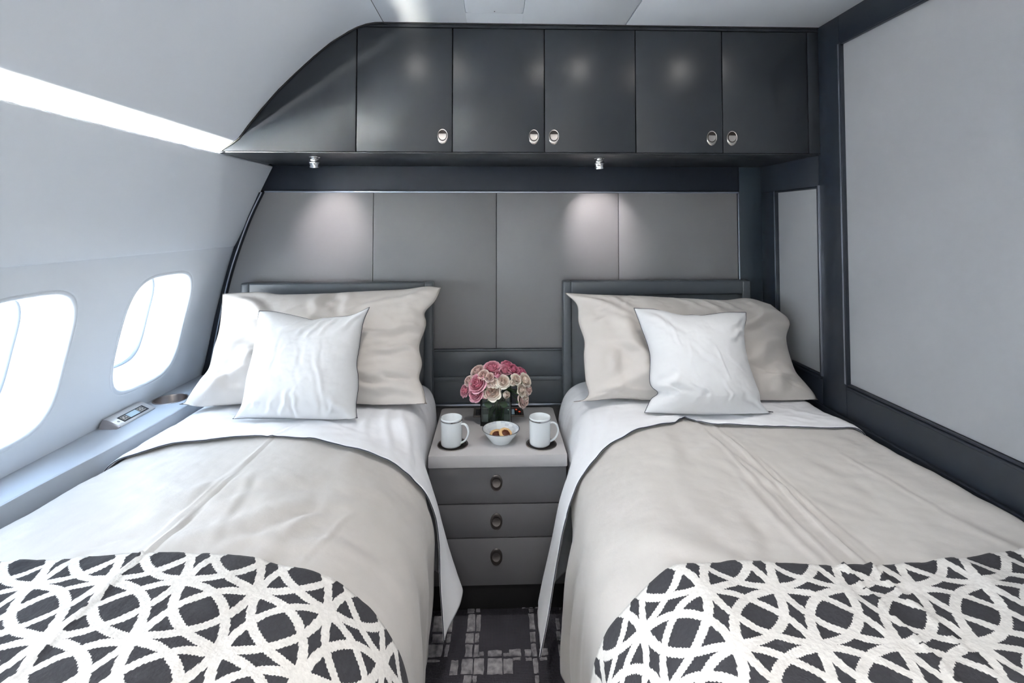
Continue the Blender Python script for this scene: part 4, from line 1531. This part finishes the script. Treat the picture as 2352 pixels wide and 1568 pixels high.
R_foot = [(1.194, .52), (1.198, .62), (1.197, .69), (1.180, .728), (1.10, .716), (.98, .706), (.857, .699), (.72, .697), (.585, .703), (.45, .705), (.375, .702), (.317, .668), (.271, .622), (.235, .572), (.208, .49), (.199, .38), (.201, .22), (.206, .08)]
R_mid = [(1.186, .52), (1.190, .62), (1.189, .685), (1.170, .722), (1.10, .720), (.98, .716), (.857, .715), (.72, .716), (.60, .720), (.50, .722), (.40, .697), (.334, .652), (.287, .605), (.262, .562), (.237, .48), (.216, .38), (.211, .24), (.214, .12)]
R_head = [(1.180, .52), (1.184, .62), (1.184, .675), (1.165, .708), (1.10, .712), (.98, .712), (.857, .712), (.72, .712), (.60, .711), (.50, .709), (.42, .702), (.355, .684), (.310, .640), (.288, .56), (.283, .45), (.281, .36), (.281, .28), (.281, .20)]
R_flap = [(1.182, .52), (1.186, .62), (1.186, .68), (1.167, .716), (1.10, .716), (.98, .714), (.857, .713), (.72, .714), (.60, .717), (.50, .718), (.40, .696), (.336, .655), (.288, .605), (.262, .56), (.234, .48), (.206, .36), (.180, .25), (.160, .16)]
R_tip = [(1.186, .52), (1.190, .62), (1.189, .685), (1.170, .722), (1.10, .720), (.98, .716), (.857, .715), (.72, .716), (.60, .720), (.50, .722), (.40, .697), (.334, .653), (.285, .604), (.258, .558), (.228, .48), (.196, .36), (.172, .25), (.152, .16)]


def make_bed(side, x0, x1, hb, label):
    """x0..x1 mattress, hb: headboard (x0,x1,ztop)"""
    cx = (x0 + x1) / 2
    t = thing('bed', (cx, 1.2, 0), label, 'bed', 'twin beds')
    box('bed_base', (x0 + 0.03, 0.16, 0.02), (x1 - 0.03, 2.19, 0.32), BEDBASE, t, 0.01)
    bm = bmesh.new()
    bm_box(bm, (x0, 0.14, 0.32), (x1, 2.175, 0.615), 0.06, 5)
    link('mattress', bm, MATTRESS, t)
    hx0, hx1, hz = hb
    yf, yb = 2.205, 2.259
    w = 0.062
    h = box('headboard', (hx0 + 0.02, yf + 0.016, 0.20), (hx1 - 0.02, yb - 0.004, hz - 0.02), HEADBOARD, t, 0.002)
    box('headboard_stile', (hx0, yf, 0.20), (hx0 + w * 0.62, yb, hz - 0.0), HEADBOARD, h, 0.008, 4)
    box('headboard_stile', (hx1 - w * 0.62, yf, 0.20), (hx1, yb, hz - 0.0), HEADBOARD, h, 0.008, 4)
    box('headboard_rail', (hx0 + w * 0.62 - 0.004, yf - 0.0005, hz - w), (hx1 - w * 0.62 + 0.004, yb, hz + 0.0005), HEADBOARD, h, 0.008, 4)
    return t


make_bed('left', -1.112, -0.285, (-1.100, -0.272, 1.136), 'left bed with dark headboard, beside the cabin windows')
make_bed('right', 0.300, 1.180, (0.298, 1.138, 1.140), 'right bed with dark headboard, against the panelled wall')


def rand_folds(n, a_rng, b_rng, ang, spread, length, amp, width, seed):
    r = random.Random(seed)
    out = []
    for _ in range(n):
        a, b = r.uniform(*a_rng), r.uniform(*b_rng)
        th = rad(ang + r.uniform(-spread, spread))
        l = r.uniform(*length)
        out.append((a - math.cos(th) * l / 2, b - math.sin(th) * l / 2, a + math.cos(th) * l / 2, b + math.sin(th) * l / 2, r.uniform(*amp) * r.choice((1, 1, -.7)), r.uniform(*width)))
    return out


# --- duvets (coordinates for folds: x or y against y)
f_left = fold_field([(-.702, 1.62, -.700, .20, .006, .0045), (-.712, 1.47, -.722, 1.10, .004, .005), (-.655, 1.40, -.60, 1.10, .002, .012), (-.36, 1.28, -.40, 1.08, .0025, .006)]
                    + rand_folds(16, (-1.05, -.3), (.9, 1.55), 60, 50, (.12, .40), (.0015, .0045), (.012, .04), 11))
f_right = fold_field([(.690, 1.74, .702, .20, .005, .005), (.735, 1.64, .762, .75, .008, .006), (.757, 1.46, .79, 1.05, .005, .005), (.700, 1.50, .735, 1.25, .004, .005), (.655, 1.40, .66, .8, .003, .010), (1.02, 1.45, 1.06, 1.15, .0025, .006), (1.07, 1.12, 1.12, .80, .004, .014)]
                     + rand_folds(18, (.35, 1.1), (.9, 1.6), 100, 60, (.12, .45), (.0015, .005), (.012, .045), 12))


def hang_folds(y, z, seed, amp):
    """soft vertical waves on the hanging side"""
    k = max(0.0, min(1.0, (0.56 - z) / 0.30))
    return amp * k * (math.sin(y * 23 + seed + 1.3 * math.sin(y * 9)) * .6 + .5 * math.sin(y * 41 + seed * 2) + noise.noise(Vector((y * 7, z * 5, seed))))


def duvet_disp(f, seed, amp=0.012):
    def d(x, y, z, s):
        return 0.004 * fbm(x, y, seed, 5.5) + 0.0016 * fbm(x, y, seed + 3, 17) + f(x, y) * (1 if z > .5 else .3) + hang_folds(y, z, seed, amp)
    return d


cov_l = Cover([(0.15, L_foot), (1.02, L_foot), (1.58, L_mid), (1.74, L_mid)], 240)
cov_r = Cover([(0.15, R_foot), (1.02, R_foot), (1.60, R_mid), (1.76, R_mid)], 240)
dl, gl_ = cover_mesh('duvet', cov_l, lambda x, z: 0.12, lambda x, z: 1.69 - .11 * min(1, max(0, .60 - z) / .08), 260, duvet_disp(f_left, 1.0), DUVET, None, side=1)
tag(dl, 'warm grey duvet spread over the left bed', 'duvet', 'duvets')
dr, gr_ = cover_mesh('duvet', cov_r, lambda x, z: 0.12, lambda x, z: 1.75 - .22 * min(1, max(0, .60 - z) / .16), 260, duvet_disp(f_right, 5.0, .016), DUVET, None, side=-1)
tag(dr, 'warm grey duvet spread over the right bed', 'duvet', 'duvets')


# --- folded-over white sheets with a navy edge
def hem_left(x, z):
    if z < .5:
        return 1.585 - .06 * min(1, (.5 - z) / .33)
    return lerp_table([(-1.13, 1.50), (-1.089, 1.525), (-.961, 1.590), (-.784, 1.612), (-.592, 1.602), (-.45, 1.588), (-.3, 1.584), (-.2, 1.585)], x)


def hem_right(x, z):
    if z < .5:
        return 1.545 - .085 * min(1, (.5 - z) / .33)
    return lerp_table([(.22, 1.545), (.29, 1.585), (.39, 1.610), (.487, 1.640), (.58, 1.672), (.630, 1.715), (.647, 1.735), (.665, 1.715), (.73, 1.668), (.952, 1.642), (1.15, 1.612), (1.2, 1.60)], x)


fs_left = fold_field(rand_folds(12, (-1.05, -.35), (1.62, 1.85), 10, 45, (.10, .28), (.0015, .004), (.010, .022), 21) + [(-.700, 1.60, -.63, 1.72, .004, .007), (-.34, 1.85, -.27, 1.58, .005, .012), (-.40, 1.88, -.34, 1.60, .004, .012), (-.46, 1.88, -.43, 1.66, .003, .012)])
fs_right = fold_field(rand_folds(12, (.42, 1.15), (1.66, 1.88), 170, 40, (.10, .3), (.0015, .004), (.010, .022), 22) + [(.36, 1.88, .31, 1.60, .004, .012), (.44, 1.86, .36, 1.66, .003, .012), (1.15, 1.86, .98, 1.72, .005, .014)])


def sheet_disp(f, seed):
    def d(x, y, z, s):
        return 0.003 * fbm(x, y, seed, 7) + 0.0015 * fbm(x, y, seed + 2, 19) + f(x, y) * (1 if z > .45 else .6) + hang_folds(y, z, seed, .004) + 0.008 * max(0.0, min(1.0, (0.60 - z) / 0.12)) * max(0.0, min(1.0, (1.72 - y) / .1))
    return d


cs_l = Cover([(1.45, L_tip), (1.53, L_tip), (1.66, L_flap), (1.80, L_head), (2.2, L_head)], 220)
cs_r = Cover([(1.40, R_tip), (1.46, R_tip), (1.66, R_flap), (1.80, R_head), (2.2, R_head)], 220)
sl, gsl = cover_mesh('sheet', cs_l, hem_left, lambda x, z: 2.17, 110, sheet_disp(fs_left, 2.0), SHEET, None, off=.0145, thick=.005, side=1)
tag(sl, 'white sheet with navy edge folded down over the left bed duvet', 'sheet', 'folded sheets')
sr, gsr = cover_mesh('sheet', cs_r, hem_right, lambda x, z: 2.17, 110, sheet_disp(fs_right, 6.0), SHEET, None, off=.0145, thick=.005, side=-1)
tag(sr, 'white sheet with navy edge folded down over the right bed duvet', 'sheet', 'folded sheets')
for o, g in ((sl, gsl), (sr, gsr)):
    hem = [g[i][0] for i in range(0, len(g), 1)]
    bm = bmesh.new()
    bm_tube(bm, [tuple(p + Vector((0, -0.001, 0))) for p in hem], 0.0015, 6)
    link('piping', bm, NAVY, o, smooth=60)
    bm = bmesh.new()
    bm_tube(bm, [tuple(p) for p in g[-1]][:46], 0.0017, 6)
    link('hem', bm, SHEET, o, smooth=60)


# --- patterned throws
def throw_uv(cover, origin, y0, a, ay, sgn):
    ref = cover.arclen(0.9)
    # arclength measured from the point of the section nearest x = origin on the top
    k = min(range(cover.ns + 1), key=lambda i: abs(cover.at(i, .9).x - origin) + (10 if cover.at(i, .9).y < .6 else 0))
    base = ref[k] + (origin - cover.at(k, .9).x) * sgn

    def uv(i, p):
        return ((ref[i] - base) / a + 0.5, (p.y - y0) / ay + 0.5)
    return uv


def throw_disp(f, seed):
    def d(x, y, z, s):
        return 0.004 * fbm(x, y, seed, 5.5) + 0.002 * fbm(x, y, seed + 9, 26) + f(x, y) * .85 + hang_folds(y, z, seed, .012 if seed < 3 else .016) + 0.004 * max(0.0, min(1.0, (0.60 - z) / 0.12))
    return d


tl, gt1 = cover_mesh('throw', cov_l, lambda x, z: .28, lambda x, z: 1.045 if z > .6 else 1.045 - .03 * min(1, (.6 - z) / .2), 110, throw_disp(f_left, 1.0), THROW, None, off=.010, thick=.006, uvfun=throw_uv(cov_l, -0.512, 0.905, 0.1345, 0.128, 1), side=1)
tag(tl, 'charcoal and cream lattice patterned throw across the left bed', 'throw', 'patterned throws')
tr_, gt2 = cover_mesh('throw', cov_r, lambda x, z: .28, lambda x, z: lerp_table([(.2, 1.02), (.5, 1.018), (.70, 1.004), (.84, 1.006), (1.1, 1.020)], x), 110, throw_disp(f_right, 5.0), THROW, None, off=.010, thick=.006, uvfun=throw_uv(cov_r, 0.460, 0.880, 0.1325, 0.125, -1), side=-1)
tag(tr_, 'charcoal and cream lattice patterned throw across the right bed', 'throw', 'patterned throws')


# ------------------------------------------------------------------ pillows and cushions
def pillow(key, name, m, T, label, cat, group, folds, seed, n=96, expo=0.62, lo_amp=.006, hi_amp=.003, piping=True, flange=0.0, back=.55):
    d = PILLOWS[key]
    k = d['k']
    ey = k / math.sqrt(1 + k * k)
    ez = 1 / math.sqrt(1 + k * k)
    nrm = Vector((0, -ez, ey))

    def curve(pts):
        return catmull([(a, b, 0) for a, b in pts], n)
    B, T_, Lf, R_ = curve(d['bottom']), curve(d['top']), curve(d['left']), curve(d['right'])

    def coons(u, v, i, j):
        p = B[i] * (1 - v) + T_[i] * v + Lf[j] * (1 - u) + R_[j] * u
        p -= B[0] * (1 - u) * (1 - v) + B[n] * u * (1 - v) + T_[0] * (1 - u) * v + T_[n] * u * v
        return p
    f = fold_field(folds)
    cxm = sum(p.x for p in B) / (n + 1)
    base = Vector((cxm, d['y0'], d['z0']))
    t = thing(name, base, label, cat, group)
    bm = bmesh.new()
    F_, K_ = [], []
    for i in range(n + 1):
        rf, rb = [], []
        for j in range(n + 1):
            u, v = i / n, j / n
            p = coons(u, v, i, j)
            q = Vector((p.x, d['y0'] + p.y * ey, d['z0'] + p.y * ez)) - base
            pu = 1 - abs(2 * u - 1) ** 2.4
            pv = 1 - abs(2 * v - 1) ** 2.4
            inner = max(0.0, pu * pv)
            if flange:
                e = min(u, 1 - u, v, 1 - v)
                inner *= min(1, max(0, (e - flange) / .06)) ** .8 if e < flange + .06 else 1
            th = T * inner ** expo
            w = min(1.0, inner * 5)
            wr = (lo_amp * fbm(p.x, p.y, seed, 6) + hi_amp * fbm(p.x, p.y, seed + 5, 18, 4) + f(u, v)) * (0.25 + .75 * w)
            # belly sags towards the bottom
            th *= 1.0 + 0.25 * (0.5 - v)
            edge = (i in (0, n)) or (j in (0, n))
            if edge:
                rf.append(q)
                rb.append(q)
            else:
                rf.append(q + nrm * (th * (1 - back) + wr))
                rb.append(q - nrm * (th * back))
        F_.append(rf)
        K_.append(rb)
    V = bm_grid(bm, F_)
    W = [[None] * (n + 1) for _ in range(n + 1)]
    for i in range(n + 1):
        for j in range(n + 1):
            W[i][j] = V[i][j] if (i in (0, n) or j in (0, n)) else bm.verts.new(K_[i][j])
    for i in range(n):
        for j in range(n):
            bm.faces.new((W[i][j], W[i][j + 1], W[i + 1][j + 1], W[i + 1][j]))
    # nothing may sink through the bed or the ledge
    for v_ in bm.verts:
        zmin = 0.737 + 0.008 * min(1.0, max(0.0, (-1.06 - v_.co.x - base.x) / 0.06))
        zz_ = v_.co.z + base.z
        if zz_ < zmin:
            v_.co.z = zmin - base.z
    outline = [V[i][0].co.copy() for i in range(n)] + [V[n][j].co.copy() for j in range(n)] + [V[i][n].co.copy() for i in range(n, 0, -1)] + [V[0][j].co.copy() for j in range(n, 0, -1)]
    bmesh.ops.recalc_face_normals(bm, faces=bm.faces)
    link('cover', bm, m, t, smooth=180, local=True)
    if piping:
        bm = bmesh.new()
        bm_tube(bm, [tuple(p) for p in outline], 0.0012 if name == 'cushion' else 0.0011, 6, closed=True)
        link('piping' if name == 'cushion' else 'stitched_edge', bm, NAVY if name == 'cushion' else THREAD, t, smooth=60, local=True)
    return t


pillow('pillow_left', 'pillow', PILLOW, .205, 'large warm grey pillow leaning on the left headboard', 'pillow', 'large pillows',
       [(.04, .98, .35, .62, .012, .035), (.02, .55, .30, .30, .016, .05), (.10, .05, .30, .55, .018, .05), (.02, .30, .20, .08, .014, .04), (.45, .98, .50, .70, .012, .03), (.52, .97, .60, .74, -.010, .03),
        (.98, .62, .80, .55, .014, .035), (.99, .45, .78, .40, .012, .03), (.98, .25, .70, .22, .016, .035), (.97, .12, .72, .12, .012, .03), (.86, .90, .97, .98, .010, .03), (.70, .80, .93, .92, .008, .03)]
       + rand_folds(14, (.1, .9), (.1, .9), 45, 60, (.15, .45), (.003, .008), (.010, .026), 31)
       + rand_folds(14, (.55, .98), (.05, .6), 5, 25, (.12, .35), (.003, .007), (.010, .022), 41), 1.5)
pillow('pillow_right', 'pillow', PILLOW, .200, 'large warm grey pillow leaning on the right headboard', 'pillow', 'large pillows',
       [(.02, .97, .25, .60, .012, .04), (.20, .95, .22, .45, .012, .035), (.28, .15, .20, .62, .016, .045), (.10, .08, .33, .40, .014, .05), (.98, .85, .70, .60, .014, .04), (.97, .60, .72, .30, .016, .05),
        (.95, .30, .75, .05, .012, .04), (.60, .98, .64, .80, .008, .02), (.50, .98, .56, .82, .007, .02), (.70, .97, .74, .80, .008, .02)]
       + rand_folds(14, (.1, .9), (.1, .9), 110, 60, (.15, .45), (.003, .008), (.010, .026), 32)
       + rand_folds(12, (.1, .9), (.75, .99), 80, 30, (.08, .22), (.003, .006), (.010, .02), 42), 3.5)
pillow('cushion_left', 'cushion', CUSHION, .125, 'small square white cushion with navy edge on the left bed', 'cushion', 'small cushions',
       [(.50, .98, .30, .80, .008, .025), (.58, .97, .44, .78, .008, .022), (.66, .97, .56, .78, .007, .022), (.74, .96, .66, .80, .006, .02), (.03, .03, .25, .22, .008, .04), (.97, .03, .8, .2, .006, .03), (.97, .97, .8, .8, .007, .03),
        (.42, .02, .46, .24, .007, .025), (.54, .02, .52, .22, .006, .022), (.30, .03, .34, .18, .005, .02)] + rand_folds(8, (.2, .8), (.2, .8), 80, 30, (.15, .4), (.001, .003), (.010, .024), 33)
       + rand_folds(7, (.15, .85), (.02, .2), 85, 25, (.10, .25), (.003, .006), (.012, .022), 43), 7.5, expo=.55, back=.18, lo_amp=.004, hi_amp=.0022)
pillow('cushion_right', 'cushion', CUSHION, .118, 'small square white cushion with navy edge on the right bed', 'cushion', 'small cushions',
       [(.02, .97, .30, .75, .008, .035), (.03, .25, .22, .36, .009, .03), (.03, .30, .20, .20, .007, .03), (.97, .80, .78, .70, .006, .03), (.97, .1, .78, .25, .007, .03), (.60, .62, .66, .36, .003, .010), (.98, .97, .82, .82, .006, .03)]
       + rand_folds(8, (.2, .8), (.2, .8), 110, 40, (.15, .4), (.001, .003), (.012, .03), 34), 9.5, expo=.55, back=.18, lo_amp=.004, hi_amp=.0022)
